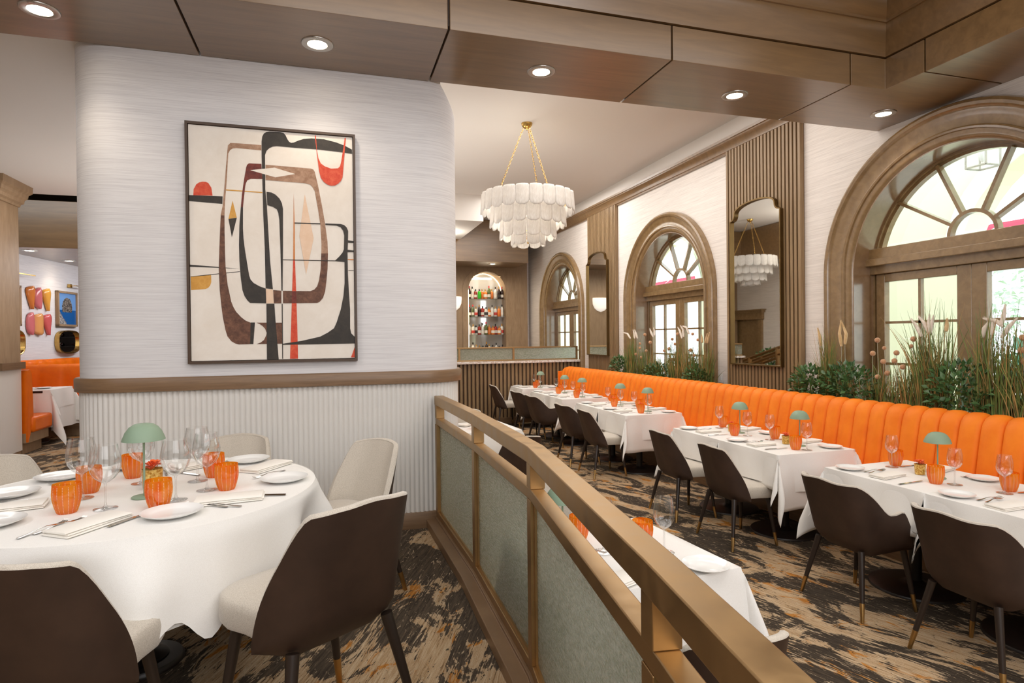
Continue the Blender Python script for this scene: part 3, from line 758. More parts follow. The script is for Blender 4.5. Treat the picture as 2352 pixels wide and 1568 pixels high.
# ------------------------------------------------------------------ wall mirrors
def wall_mirror(cy_, half, z0, zt, label):
    root = empty('wall_mirror', (WX - .061, cy_, z0), label=label, cat='mirror', group=None)
    H_ = zt - z0; sh = H_ - .20
    def outline(off):
        h = half - off; q = [(-h, off), (h, off), (h, sh - off * .3)]
        n = 6
        for i in range(n + 1):   # concave shoulder
            a = PI / 2 * i / n
            q.append((h - .01 - (.085) * math.sin(a) * .9, sh + .075 * (1 - math.cos(a)) + .012 - off * .5))
        x1 = h - .01 - .0765; z1 = sh + .087 - off * .5; top = H_ - off
        for i in range(1, 24):
            x = x1 * math.cos(PI * i / 24); q.append((x, z1 + (top - z1) * math.sin(PI * i / 24) ** .8))
        q += [(-x, z) for x, z in reversed(q[2:3 + n + 1 - 1 + 0])] if False else []
        right = q[2:3 + n + 1]
        for x, z in reversed(right): q.append((-x, z))
        return q
    A = outline(0); B = outline(.016); n = len(A)
    mb = MB(); vs = []
    for q, x in ((A, 0), (A, -.045), (B, -.045), (B, -.012)): vs += [(x, y, z) for y, z in q]
    fs = [(k * n + i, k * n + (i + 1) % n, (k + 1) * n + (i + 1) % n, (k + 1) * n + i) for k in range(3) for i in range(n)]
    mb.add(vs, fs); mb.build('mirror_frame', 'dark_bronze', root, smooth=35)
    from mathutils.geometry import tessellate_polygon
    mb = MB().add([(-.014, y, z) for y, z in B], [tuple(t_) for t_ in tessellate_polygon([[Vector((y, z, 0)) for y, z in B]])])
    mb.build('mirror_pane', 'mirror_glass', root, smooth=0)
metal('dark_bronze', (128, 104, 66), 0.42)
wall_mirror(6.083, .452, 1.33, 3.315, 'tall bronze-framed mirror with scalloped top on the wide slatted panel')
wall_mirror(10.556, .462, 1.34, 3.30, 'farther scalloped mirror on the slatted panel near the bar')

# ------------------------------------------------------------------ orange banquette
def banquette():
    root = empty('banquette', (4.2, 6, 0), label='long orange velvet banquette with vertical channels under the windows', cat='banquette')
    inv = Matrix.Translation((-4.2, -6, 0))
    pitch = .153; y1 = 11.25; n = 64; y0 = y1 - n * pitch
    prof = [(4.30, .46), (4.335, .60), (4.36, .75), (4.385, .90), (4.405, 1.0), (4.42, 1.045), (4.445, 1.075), (4.48, 1.088), (4.52, 1.085), (4.555, 1.07), (4.575, 1.03), (4.58, .9), (4.58, .40)]
    # normals of profile
    nor = []
    for i in range(len(prof)):
        a_ = Vector(prof[max(i - 1, 0)]); b_ = Vector(prof[min(i + 1, len(prof) - 1)]); d = (b_ - a_).normalized(); nor.append(Vector((-d.y, d.x)))
    mb = MB(); P = []; k = 12
    for j in range(n * k + 1):
        t_ = (j % k) / k; h = (abs(math.sin(PI * t_)) ** .42) * .034 if j % k else 0
        y = y0 + j * pitch / k; over = max(0, (y - (y1 - .25)) / .25); zsc = 1 - .10 * over ** 3
        P.append([(prof[i][0] + nor[i].x * h, y, .4 + (prof[i][1] + nor[i].y * h - .4) * zsc) for i in range(len(prof))])
    mb.grid(P)
    o = mb.build('channelled_backrest', 'orange_velvet', root, smooth=70); o.matrix_parent_inverse = inv
    o = MB().box(4.32, 4.57, y1 - .01, y1 + .01, .4, 1.02).build('end_cap', 'orange_velvet', root, bevel=.01); o.matrix_parent_inverse = inv
    o = MB().box(3.93, 4.36, y0, y1, .34, .475).build('seat_cushion', 'orange_velvet', root, bevel=.03); o.matrix_parent_inverse = inv
    o = MB().box(4.04, 4.55, y0, y1, 0, .34).build('base', 'oak_along', root, smooth=0); o.matrix_parent_inverse = inv
banquette()

# ------------------------------------------------------------------ bar partition, bar niche
def partition():
    root = empty('bar_partition', (3, 11.5, 0), label='slatted oak bar partition topped by marble and rippled glass', cat='partition'); inv = Matrix.Translation((-3, -11.5, 0))
    def f(o): o.matrix_parent_inverse = inv; return o
    mb = MB(); mb.box(.9, 4.94, 11.50, 11.75, 0, 1.19)
    f(mb.build('panel', 'oak_shadow', root, smooth=0))
    mb = MB(); p = .080; i = 0; x = .94
    while x < 4.9:
        mb.box(x, x + .050, 11.455, 11.505, .12, 1.19); x += p
    f(mb.build('slats', 'oak_vertical', root, bevel=.004, smooth=0))
    f(MB().box(.9, 4.94, 11.44, 11.5, 0, .12).build('skirting', 'oak_along', root, smooth=0))
    f(MB().box(.9, 4.95, 11.40, 11.80, 1.19, 1.235).build('marble_top', 'marble', root, bevel=.003, smooth=0))
    mb = MB()
    for z0, z1 in ((1.237, 1.262), (1.485, 1.512)): mb.box(.9, 4.86, 11.50, 11.545, z0, z1)
    for x in (1.26, 2.36, 3.46, 4.82): mb.box(x - .0, x + .04, 11.502, 11.543, 1.262, 1.485)
    f(mb.build('glass_frame', 'bronze', root, bevel=.002, smooth=0))
    f(MB().box(.9, 4.84, 11.518, 11.528, 1.262, 1.485).build('glass_strip', 'ripple_glass', root, smooth=0))
t = NT('marble'); f_ = t.noise(t.coords((1, 1, 1)), 3, 8, .7, 3); t.link(t.ramp(f_, [(.45, lin(236, 230, 222)), (.5, lin(190, 160, 140)), (.53, lin(238, 232, 226))]), t.b.inputs['Base Color']); t.set(Roughness=.15)
partition()
# wooden wall with the arched niche
mb = MB(); YB = 14.7; nx0, nx1, ns = 3.28, 4.25, 2.87; nr = (nx1 - nx0) / 2; nc = (nx0 + nx1) / 2
mb.add([(-1.4, YB, 0), (nx0, YB, 0), (nx0, YB, 3.7), (-1.4, YB, 3.7)], [(0, 1, 2, 3)])
mb.add([(nx1, YB, 0), (4.83, YB, 0), (4.83, YB, 3.7), (nx1, YB, 3.7)], [(0, 1, 2, 3)])
pts = [(nc - nr * math.cos(PI * i / 24), ns + nr * math.sin(PI * i / 24)) for i in range(25)]
for (xa, za), (xb, zb_) in zip(pts[:-1], pts[1:]): mb.add([(xa, YB, za), (xb, YB, zb_), (xb, YB, 3.7), (xa, YB, 3.7)], [(0, 1, 2, 3)])
mb.add([(nx0, YB, 0), (nx1, YB, 0), (nx1, YB, 1.0), (nx0, YB, 1.0)], [(0, 1, 2, 3)])
mb.add([(4.83, YB, 0), (4.83, 15.1, 0), (4.83, 15.1, 3.7), (4.83, YB, 3.7)], [(0, 1, 2, 3)])
struct(mb.build('wall_bar', 'oak_pale', smooth=0), 'pale wooden wall with an arched bottle niche behind the bar', 'wall')
mb = MB()
for r0, y_ in ((nr + .02, YB), (nr + .12, YB - .015)): pass
P = []
for i in range(33):
    a = PI * i / 32; P.append([(nc - r * math.cos(a), y_, ns + r * math.sin(a)) for r, y_ in ((nr, YB + .02), (nr, YB - .02), (nr + .14, YB - .02), (nr + .14, YB))])
P = [[(p[0], p[1], 1.0) for p in P[0]]] + P + [[(p[0], p[1], 1.0) for p in P[-1]]]
mb.grid(P); struct(mb.build('trim_11', 'oak_pale', smooth=30), 'arched wooden surround of the bottle niche', 'moulding')
niche = empty('bottle_niche', (nc, YB + .2, 1.0), label='lit arched niche with glass shelves behind the bar', cat='shelf niche'); ninv = Matrix.Translation((-nc, -YB - .2, -1.0))
mb = MB()
P = [[(nx0, YB, 1.0), (nx0, YB + .36, 1.0)]] + [[(x, YB, z), (x, YB + .36, z)] for x, z in pts] + [[(nx1, YB, 1.0), (nx1, YB + .36, 1.0)]]
mb.grid(P); o = mb.build('lining', 'oak_pale', niche, smooth=40); o.matrix_parent_inverse = ninv
mb = MB().add([(nx0, YB + .358, 1.0)] + [(x, YB + .358, z) for x, z in pts] + [(nx1, YB + .358, 1.0)], [tuple(range(27))]); o = mb.build('mirror_back', 'mirror_soft', niche, smooth=0); o.matrix_parent_inverse = ninv
for z in (1.775, 2.23, 2.68):
    o = MB().box(nx0 + .004, nx1 - .004, YB + .04, YB + .34, z - .012, z).build('shelf', 'clear_glass', niche, smooth=0); o.matrix_parent_inverse = ninv
o = MB().box(nx0, nx1, YB, YB + .355, 1.20, 1.27).build('shelf', 'oak_pale', niche, smooth=0); o.matrix_parent_inverse = ninv
mb = MB(); mb.box(nx0 + .003, nx0 + .018, YB + .01, YB + .03, 1.3, 2.9); mb.box(nx0 + .003, nx0 + .02, YB + .33, YB + .35, 1.3, 2.95)
mb.tube([(x + (.02 if x < nc else -.02), YB + .34, z - .02) for x, z in pts[1:-1]], .008, 6)
o = mb.build('light_strip', 'led_glow', niche, smooth=0); o.matrix_parent_inverse = ninv
area('niche_light', (nc, YB + .02, 3.25), (math.radians(20), 0, 0), .7, .1, 6, (1, .85, .62))
# bar soffit
mb = MB(); mb.box(-.7, 4.5, 13.6, 16.2, 3.46, 4.43)
struct(mb.build('trim_12', 'beam_wood', bevel=.004, smooth=0), 'dark wooden soffit over the bar niche', 'beam')
struct(MB().box(1.22, 1.232, 13.597, 13.6, 3.46, 4.43).box(2.60, 2.612, 13.597, 13.6, 3.46, 4.43).build('trim_13', 'dark_groove', smooth=0), 'dark seams of the bar soffit', 'beam')
struct(MB().box(2.0, 2.84, 11.3, 13.5, 3.94, 4.44).build('trim_14', 'ceiling_paint', smooth=0), 'small white dropped box under the ceiling near the chandelier', 'ceiling')
struct(MB().box(4.83, 4.95, 14.95, 15.1, 0, 4.44).build('wall_corner', 'cream_wallpaper', smooth=0), 'short papered return beside the wooden bar wall', 'wall')
downlight(3.72, 13.95, 3.46, 'small recessed downlight over the bar niche', 14, group='small downlights in the far soffits')
def sconce():
    root = empty('wall_sconce', (2.88, YB - .02, 2.55), label='white shell-shaped sconce on the bar wall, half hidden by the papered wall', cat='sconce')
    MB().lathe([(.001, -.20), (.10, -.17), (.18, -.10), (.225, 0), (.235, .12), (.23, .17), (.22, .17), (.225, .12)], 24, sy=.5).build('shade', 'sconce_glow', root)
    MB().box(-.05, .05, .0, .02, -.1, .1).build('wall_plate', 'brass', root)
sconce()

# ------------------------------------------------------------------ chairs
def smoothstep(a, b, x):
    t_ = max(0, min(1, (x - a) / (b - a))); return t_ * t_ * (3 - 2 * t_)
def mk_chair(arm):
    root = empty('armchair' if arm else 'dining_chair')
    w_, rc, xf = .232, .12, (.17 if arm else -.05)
    Ls = (w_ - rc) ; La = rc * PI / 2; Lt = Ls + La + (xf + .19 - rc)
    NU, NZ = 56, 10
    def plan(L):   # distance from the middle of the back -> x, y, normal, backness
        sg = 1 if L >= 0 else -1; l = abs(L)
        if l < Ls: x, y, nx, ny = -.19, l, -1, 0
        elif l < Ls + La:
            a = (l - Ls) / rc; x, y, nx, ny = -.19 + rc - rc * math.cos(a), Ls + rc * math.sin(a), -math.cos(a), math.sin(a)
        else: x, y, nx, ny = -.19 + rc + (l - Ls - La), w_, 0, 1
        return x, sg * y, nx, sg * ny, l
    def ztop(l):
        if not arm:
            sl = .385 * (max(0, l - .165) / (Lt - .165))
            return .808 - .012 * smoothstep(0, .15, l) - (sl if l > .22 else sl * smoothstep(.10, .22, l)) - .015 * smoothstep(.10, .2, l)
        z = .805 - .012 * smoothstep(0, .15, l) - smoothstep(.20, .375, l) * .185
        z += .012 * math.sin(PI * smoothstep(.40, Lt - .04, l))
        return z - smoothstep(Lt - .085, Lt + .01, l) * .125
    O = []; I = []
    for i in range(NU + 1):
        L = -Lt + 2 * Lt * i / NU
        x, y, nx, ny, l = plan(L); zt = ztop(l); zb = .366 - .012 * math.cos(min(1, l / Lt) * PI / 2)
        bk = 1 - smoothstep(.05, Lt, l)
        ro = []; ri = []
        for j in range(NZ + 1):
            t_ = j / NZ; z = zb + (zt - zb) * t_
            lean = -(z - .40) * .27 * bk; fl = (z - .4) * .06
            under = (1 - smoothstep(0, .16, t_)) * .05
            px, py = x + lean + nx * (fl - under), y + ny * (fl - under)
            th = .030 + .012 * math.sin(PI * t_)
            ro.append((px, py, z)); ri.append((px - nx * th, py - ny * th, z if j < NZ else z - .002))
        O.append(ro); I.append(ri)
    mb = MB().grid(O)
    bt = [(r[0], q[0]) for r, q in zip(O, I)]
    mb.grid([[a, b] for a, b in bt])
    mb.build('backrest_shell', 'brown_suede', root, smooth=60)
    mb = MB().grid([r[1:] for r in I])
    rim = []
    for r, q in zip(O, I):
        a, b = Vector(r[-1]), Vector(q[-1]); m_ = (a + b) / 2 + Vector((0, 0, .010)); d = a - b
        rim.append([a, a + Vector((0, 0, .007)) - d * .08, m_, b + Vector((0, 0, .005)), b])
    mb.grid(rim)
    for k in (0, -1): mb.grid([O[k][1:], I[k][1:]])
    mb.build('backrest_padding', 'cream_fabric', root, smooth=60)
    mb = MB(); P = []
    def ring(sx, z, e=3.4, n=36):
        if z < .44: pass
        out = []
        for k in range(n):
            a = 2 * PI * k / n; c_, s_ = math.cos(a), math.sin(a)
            X = (abs(c_) ** (2 / e)) * (1 if c_ > 0 else -1); Y = (abs(s_) ** (2 / e)) * (1 if s_ > 0 else -1)
            wy = .222 + .012 * X
            out.append((.052 + .215 * sx * X, (wy - (.016 if X < .3 else 0)) * sx * Y, z))
        return out
    P = [ring(.86, .384), ring(.96, .387), ring(1.0, .402), ring(1.0, .452), ring(.985, .470), ring(.93, .480), ring(.6, .490), ring(.2, .494), ring(.01, .494)]
    mb.grid(P, False, True)
    mb.build('seat', 'cream_fabric', root, smooth=50)
    for sx in (-1, 1):
        for sy in (-1, 1):
            A = Vector((.16 * sx, .165 * sy, .385)); B = Vector((-.235 if sx < 0 else .195, .24 * sy if sx < 0 else .225 * sy, 0))
            K = B + (A - B) * .27
            lg = MB().tube([A, K], [.0195, .0135], 12).build('leg', 'ebony', root)
            MB().tube([K + (A - B) * .002, B], [.0142, .0105], 12).build('brass_tip', 'brass_tip', lg)
    return root
chair = Proto(lambda: mk_chair(False)); armchair = Proto(lambda: mk_chair(True))
RZ = .3
CH = 'chairs at the round table'
def rchair(deg, dist, label, turn=0, sc_=1.0):
    a = math.radians(deg); x, y = -.80 + dist * math.cos(a), 2.98 + dist * math.sin(a)
    chair((x, y, RZ), a + PI + math.radians(turn), label, CH, 'chair', scale=sc_)
rchair(-45.5, 1.04, 'brown-backed chair in the foreground, its back turned to the viewer, beside the railing', -11, 1.10)
rchair(-89.5, .87, 'brown-backed chair cut off by the bottom left corner of the photo', -7, 1.05)
rchair(27.5, .955, 'cream chair seen from its front right of the round table, against the reeded wainscot', 12)
rchair(77, .86, 'cream chair on the far side of the round table, directly below the painting')
rchair(139, .92, 'cream chair at the left edge, in front of the passage to the booth')
BC = 'chairs facing the banquette'
armchair((3.205, 2.26, 0), 0, 'dark armchair at bottom right, the nearest of the banquette row', BC, 'chair')
armchair((3.205, 3.04, 0), .0, 'dark armchair whose whole arm shows, second nearest of the banquette row', BC, 'chair')
chair((3.23, 4.27, 0), 0, 'armless dark chair, third nearest of the banquette row', BC, 'chair')
chair((3.22, 5.06, 0), .0, 'armless dark chair, fourth nearest of the banquette row', BC, 'chair')
chair((3.22, 6.84, 0), 0, 'armless dark chair fully in view beyond the railing, fifth nearest of the banquette row', BC, 'chair')
armchair((3.20, 7.55, 0), 0, 'dark armchair half hidden behind an armless chair, sixth nearest of the banquette row', BC, 'chair')
armchair((3.20, 8.87, 0), 0, 'dark armchair with sweeping arm, seventh nearest of the banquette row', BC, 'chair')
armchair((3.20, 9.66, 0), 0, 'dark armchair, last but one of the banquette row', BC, 'chair')
chair((3.18, 11.02, 0), 0, 'armless dark chair at the far end against the slatted bar partition', BC, 'chair')
MC = 'chairs just beyond the railing'
chair((1.17, 1.79, 0), 1.52, 'chair with rounded cream-edged back at bottom centre, just beyond the railing', MC, 'chair')
chair((1.17, 3.22, 0), -1.60, 'cream chair glimpsed through the railing, behind the near lower table', MC, 'chair')
chair((1.62, 5.45, 0), 1.72, 'dark-backed chair seen through the railing gap at the farther lower table', MC, 'chair')
chair((1.60, 7.12, 0), -1.60, 'cream-backed chair facing the viewer behind the farther lower table', MC, 'chair')

# ------------------------------------------------------------------ tables and cloths
def mk_table():
    root = empty('pedestal_table')
    MB().box(-.37, .37, -.37, .37, .715, .743).build('tabletop', 'black_base', root, smooth=0)
    MB().lathe([(.001, .715), (.13, .712), (.05, .69), (.038, .66), (.038, .05), (.06, .03), (.10, .025)], 24).build('column', 'black_base', root)
    MB().lathe([(.001, .026), (.24, .022), (.272, .014), (.278, .004), (.278, 0), (.001, 0)], 40).build('base', 'black_base', root)
    return root
ptable = Proto(mk_table)
def cloth_mesh(t_, drops, seed, step=.028, top=.747, joint=(False, False), tx=None, flat_left=False, bench=False):
    """drops: -x, +x, -y, +y"""
    rr = random.Random(seed)
    tx = tx or t_
    def axis(dn, dp, t_):
        n = int((2 * t_ + dn + dp) / step); out = [-(t_ + dn) + (2 * t_ + dn + dp) * i / n for i in range(n + 1)]
        for e in (-t_, t_):
            k = min(range(len(out)), key=lambda q: abs(out[q] - e)); out[k] = e
        return out
    xs = axis(drops[0], drops[1], tx); ys = axis(drops[2], drops[3], t_)
    ph = [rr.uniform(0, 6) for _ in range(8)]; fr = [rr.uniform(9, 15) for _ in range(4)]
    cm = {(sx, sy): (rr.uniform(.30, .42), rr.uniform(.3, 1.2)) for sx in (-1, 1) for sy in (-1, 1)}
    mb = MB(); P = []
    for p in xs:
        row = []
        for q in ys:
            sx = 1 if p > 0 else -1; sy = 1 if q > 0 else -1
            ex = max(abs(p) - tx, 0); ey = max(abs(q) - t_, 0)
            if joint[0] and sy < 0: jk = .0
            elif joint[1] and sy > 0: jk = .0
            else: jk = 1.0
            if ex < 1e-6 and ey < 1e-6:
                row.append((p, q, top + .0012 * math.sin(p * 11 + ph[0]) * math.sin(q * 9 + ph[1])))
            elif ey < 1e-6:
                rip = ((.010 + .018 * ex) * math.sin(q * fr[0] + ph[2]) * min(1, ex * 6) + .014 * min(1, ex * 4)) * (.3 if flat_left and sx < 0 else 1)
                row.append((sx * (tx + .003 + rip), q, top - ex))
            elif ex < 1e-6:
                rip = ((.010 + .02 * ey) * math.sin(p * fr[1] + ph[3]) * min(1, ey * 6) + .014 * min(1, ey * 4)) * jk
                row.append((p, sy * (t_ + .003 + rip), top - ey))
            else:
                r = math.hypot(ex, ey); f = math.atan2(ey, ex)
                k, dr = cm[(sx, sy)]
                if flat_left and sx < 0: k, dr = .5, PI / 2
                m_ = r * k * math.sin(2 * f) * (1 if jk else .6)
                a = dr if jk else .12
                w2 = r * .09 * math.sin(4 * f)
                row.append((sx * (tx + .003 + .014 * math.cos(f) * min(1, r * 4) + m_ * math.cos(a) - w2 * math.sin(a)),
                            sy * (t_ + .003 + .014 * math.sin(f) * min(1, r * 4) * jk + m_ * math.sin(a) * jk + w2 * math.cos(a) * jk), top - r * .985))
        P.append(row)
    if bench: P = [[(a, b, max(c, .483)) if a > .17 else (a, b, c) for a, b, c in r] for r in P]
    mb.grid(P); return mb
TN = ['nearest banquette table', 'second banquette table', 'third banquette table', 'fourth banquette table', 'fifth banquette table', 'sixth banquette table', 'seventh banquette table', 'eighth banquette table', 'farthest banquette table']
TY = [2.34, 3.10, 4.325, 5.085, 6.885, 7.645, 8.95, 9.71, 10.95]
TX = 3.74
for i, y in enumerate(TY):
    ptable((TX, y, 0), 0, 'black pedestal table carrying the cloth of the %s' % TN[i], 'tables along the banquette', 'table')
    near = i in (1, 3, 5, 7)   # has a neighbour on its near side
    far = i in (0, 2, 4, 6, 8)
    c = cloth_mesh(.377, (.275, .27, .30 if near else .44, .30 if far else .44), 20 + i, .028 if i < 4 else .04, joint=(near, far), bench=True)
    o = c.build('tablecloth', 'linen', None, smooth=75, loc=(TX, y, 0))
    tag(o, 'white tablecloth with hanging corners on the %s' % TN[i], 'tablecloth', 'tablecloths along the banquette')
    md = o.modifiers.new('thick', 'SOLIDIFY'); md.thickness = .0015; md.offset = -1
    if i in (0, 1, 2, 3, 4, 5):
        c = cloth_mesh(.3805, (.245, .22, .20 if near else .30, .20 if far else .30), 40 + i, .03, top=.750, joint=(near, far))
        c.build('upper_cloth', 'linen', o, smooth=75)
# lower tables beyond the railing
for k, (x, y, rz, lab) in enumerate(((1.215, 2.44, .10, 'table just beyond the near part of the railing'), (1.50, 6.28, .08, 'farther table glimpsed through the railing'))):
    ptable((x, y, 0), rz, 'black pedestal %s' % lab, 'tables beyond the railing', 'table').scale.x = .93
    o = cloth_mesh(.377, (.28, .30, .34, .34), 60 + k, tx=.35, flat_left=True).build('tablecloth', 'linen', None, smooth=75, loc=(x, y, 0)); o.rotation_euler.z = rz
    tag(o, 'white tablecloth on the %s' % lab, 'tablecloth', 'tablecloths beyond the railing')
# round table
RC = (-.80, 2.98); RR = .725
root = empty('round_table', (RC[0], RC[1], RZ), label='round table hidden under the white cloth at left', cat='table')
MB().lathe([(.001, .715), (RR - .01, .715), (RR - .01, .742), (.001, .742)], 64).build('tabletop', 'black_base', root, smooth=30)
MB().lathe([(.001, .715), (.05, .70), (.045, .05), (.10, .03), (.001, .03)], 24).build('column', 'black_base', root)
MB().lathe([(.001, .03), (.15, .024), (.16, .01), (.16, 0), (.001, 0)], 40).build('base', 'black_base', root)
def round_cloth(dropf, top, ampf, folds, ph, off=0.0, flare=.06):
    mb = MB(); n = 200; rs = [0, .2, .4, .6, .70, RR - .004]; P = []
    drs = [.004, .012, .03, .06, .1, .16, .24, .34, .46, .6, .74, .88, 1.0]
    for r in rs: P.append([(r * math.cos(2 * PI * i / n), r * math.sin(2 * PI * i / n), top) for i in range(n)])
    for d in drs:
        row = []
        for i in range(n):
            a = 2 * PI * i / n; D = dropf(math.degrees(a)); h = D * d
            fo = sum(am * math.sin(k * a + p_) for k, am, p_ in folds)
            amp = ampf(math.degrees(a)) * smoothstep(.0, .20, h) * (.9 + 1.2 * h)
            r = RR + off + .006 + flare * h + amp * fo
            rnd = min(1, d * 8)
            row.append(((r - .01 * (1 - rnd)) * math.cos(a), (r - .01 * (1 - rnd)) * math.sin(a), top - h + .004 * (1 - rnd)))
        P.append(row)
    mb.grid(P, False, True); return mb
def adiff(a, b): return abs((a - b + 180) % 360 - 180)
def peak(a, c, w_): return math.exp(-(adiff(a, c) / w_) ** 2)
def dtop(a): return .27 - .13 * peak(a, -12, 24) + .09 * sum(math.exp(-adiff(a, c) / 10) for c in (-77, 14, 104, 194)) - .02 * peak(a, -68, 4) + .10 * peak(a, -60, 5) + .06 * peak(a, -45, 9)
def dund(a): return .31 + .12 * peak(a, -26, 26) + .14 * peak(a, 60, 20) + .2 * peak(a, 150, 30)
o = round_cloth(dtop, .7475, lambda a: 1.0, [(9, .030, .6), (14, .018, 2.0), (5, .024, 1.0), (23, .005, 0)], 0).build('tablecloth', 'linen', None, smooth=75, loc=(RC[0], RC[1], RZ))
tag(o, 'large white tablecloth falling in soft folds from the round table', 'tablecloth')
round_cloth(dund, .7455, lambda a: 1.0, [(9, .030, .6), (14, .018, 2.0), (5, .024, 1.0)], 0, -.022, .02).build('under_cloth', 'linen', o, smooth=75)

# ------------------------------------------------------------------ tableware
def mk_tumbler():
    root = MB().lathe([(.001, .0), (.030, .0), (.034, .004), (.041, .025), (.0475, .055), (.049, .075), (.0465, .112), (.0445, .112), (.0465, .075), (.0448, .055), (.0385, .028), (.030, .012), (.001, .010)], 32).build('tumbler', 'orange_glass', None, smooth=60)
    return root
def mk_wine(balloon):
    prof = [(.001, .0035), (.012, .004), (.0045, .012), (.0034, .03), (.0032, .085), (.005, .098)] 
    b = [(.016, .104), (.034, .118), (.047, .138), (.0535, .160), (.0545, .178), (.052, .200), (.046, .228), (.0425, .245)] if balloon else [(.014, .103), (.028, .114), (.039, .132), (.0425, .152), (.0415, .180), (.037, .210), (.034, .225)]
    root = MB().lathe([(.001, .0), (.040, .0005), (.0415, .002), (.036, .0035), (.012, .006), (.005, .014), (.0036, .03), (.0034, .085), (.005, .098)] + b, 32).build('wine_glass', 'clear_glass', None, smooth=70)
    return root
def mk_plate():
    return MB().lathe([(.001, .004), (.058, .004), (.064, .006), (.088, .015), (.092, .019), (.090, .019), (.066, .0095), (.058, .007), (.001, .007)], 48).build('plate', 'porcelain', None, smooth=50)
def mk_napkin():
    rr = random.Random(3); mb = MB(); L, W_ = .23, .115; n = 14
    for k, (z, ox, sh) in enumerate(((0.001, 0, 0), (.007, .004, .003), (.013, -.002, .006))):
        P = []
        for i in range(n + 1):
            x = -L / 2 + L * i / n + ox; wv = .0015 * math.sin(x * 40 + k)
            e = W_ / 2 - sh * .5 - .004 * math.sin(x * 14 + k)
            sec = [(-e, z + .003), (-e + .004, z + .0055), (0, z + .0058 + wv), (e - .004, z + .0055), (e, z + .003), (e - .004, z + .0005), (0, z), (-e + .004, z + .0005)]
            P.append([(x, y + .006 * math.sin(x * 9), z2) for y, z2 in sec])
        mb.grid(P, False, True)
        mb.add([p for p in P[0]], [tuple(range(8))]); mb.add([p for p in P[-1]], [tuple(range(8))])
    return mb.build('napkin', 'napkin_linen', None, smooth=50)
def blade(mb, xs, ws, zs, th=.0016):
    P = [[(x, -w_, z), (x, 0, z + th), (x, w_, z), (x, 0, z - th * .6)] for x, w_, z in zip(xs, ws, zs)]
    mb.grid(P, False, True); mb.add(P[0], [(0, 1, 2, 3)]); mb.add(P[-1], [(0, 1, 2, 3)])
def mk_fork():
    root = empty('fork'); mb = MB()
    blade(mb, [-.095, -.090, -.06, -.02, .02, .045, .055], [.005, .0075, .006, .0032, .0028, .008, .0105], [.003, .003, .004, .009, .010, .005, .004])
    mb.build('handle', 'steel', root, smooth=50)
    mb = MB()
    for y in (-.0085, -.0028, .0028, .0085): blade(mb, [0, 0, 0][:0] or [.050, .075, .092, .098], [.0019, .0016, .0013, .0006], [.004, .0025, .006, .010]) or [mb.v.__setitem__(k, (mb.v[k][0], mb.v[k][1] + y, mb.v[k][2])) for k in range(len(mb.v) - 24, len(mb.v))]
    mb.build('tines', 'steel', root, smooth=50)
    return root
def mk_knife():
    root = empty('knife'); mb = MB()
    blade(mb, [-.115, -.110, -.06, -.01, .0], [.006, .0085, .0075, .0062, .006], [.004, .004, .004, .004, .004], .004)
    mb.build('handle', 'steel', root, smooth=50)
    mb = MB(); P = [[(x, -w1, .0045), (x, w2, .004)] for x, w1, w2 in ((0, .006, .006), (.04, .007, .008), (.08, .006, .009), (.10, .003, .008), (.112, -.002, .004))]
    P = [[a, (a[0], a[1], a[2] + .0012), (b[0], b[1], b[2] + .0008), b] for a, b in P]
    mb.grid(P, False, True); mb.add(P[-1], [(0, 1, 2, 3)]); mb.build('blade', 'steel', root, smooth=40)
    return root
def mk_lamp():
    root = empty('table_lamp')
    MB().lathe([(.001, .006), (.044, .006), (.047, .004), (.047, 0), (.001, 0)], 32).build('base', 'sage', root)
    MB().lathe([(.0042, .005), (.0042, .262)], 12).build('stem', 'sage', root)
    MB().lathe([(.001, .300), (.022, .2995), (.036, .296), (.052, .285), (.066, .265), (.076, .240), (.078, .232), (.0755, .232), (.064, .258), (.04, .282), (.001, .288)], 40).build('lamp_shade', 'sage', root, smooth=60)
    MB().disc((0, 0, .262), .03, 20, False).build('diffuser', 'lamp_soft', root, smooth=0)
    return root
emis('lamp_soft', (255, 226, 180), 2.5)
def mk_votive():
    root = empty('bud_vase')
    MB().lathe([(.001, 0), (.026, 0), (.030, .004), (.034, .070), (.0325, .070), (.0285, .008), (.001, .006)], 24).build('glass', 'gold_glass', root)
    mb = MB(); rr = random.Random(5)
    for i in range(16):
        a = rr.uniform(0, 2 * PI); r0 = rr.uniform(.002, .02); h = .072 + rr.uniform(0, .016); s = rr.uniform(.012, .02)
        P = []
        for u_ in range(5):
            for_ = u_ / 4; ww = s * math.sin(PI * min(.95, for_ + .12)) * .8
            c_ = Vector((math.cos(a) * (r0 + for_ * s), math.sin(a) * (r0 + for_ * s), h + .012 * math.sin(for_ * 2.4)))
            tn = Vector((-math.sin(a), math.cos(a), 0)) * ww; P.append([c_ - tn, c_ + Vector((0, 0, -.004)), c_ + tn])
        mb.grid(P)
    mb.build('blossom', 'petal_orange', root, smooth=60)
    return root
t = NT('gold_glass'); f_ = t.noise(t.coords((1, 1, 1)), 90, 4, .7); t.link(t.ramp(f_, [(.4, lin(178, 120, 30)), (.6, lin(240, 206, 120))]), t.b.inputs['Base Color']); t.set(Roughness=.2, Metallic=.35)
soft('petal_orange', (250, 120, 50), (236, 80, 20), .5)
tumbler = Proto(mk_tumbler); wine = Proto(lambda: mk_wine(False)); balloon = Proto(lambda: mk_wine(True)); plate = Proto(mk_plate)
napkin = Proto(mk_napkin); fork = Proto(mk_fork); knife = Proto(mk_knife); lamp = Proto(mk_lamp); votive = Proto(mk_votive)
G = lambda w_: w_ + ' on the banquette tables'
TZ = .7512
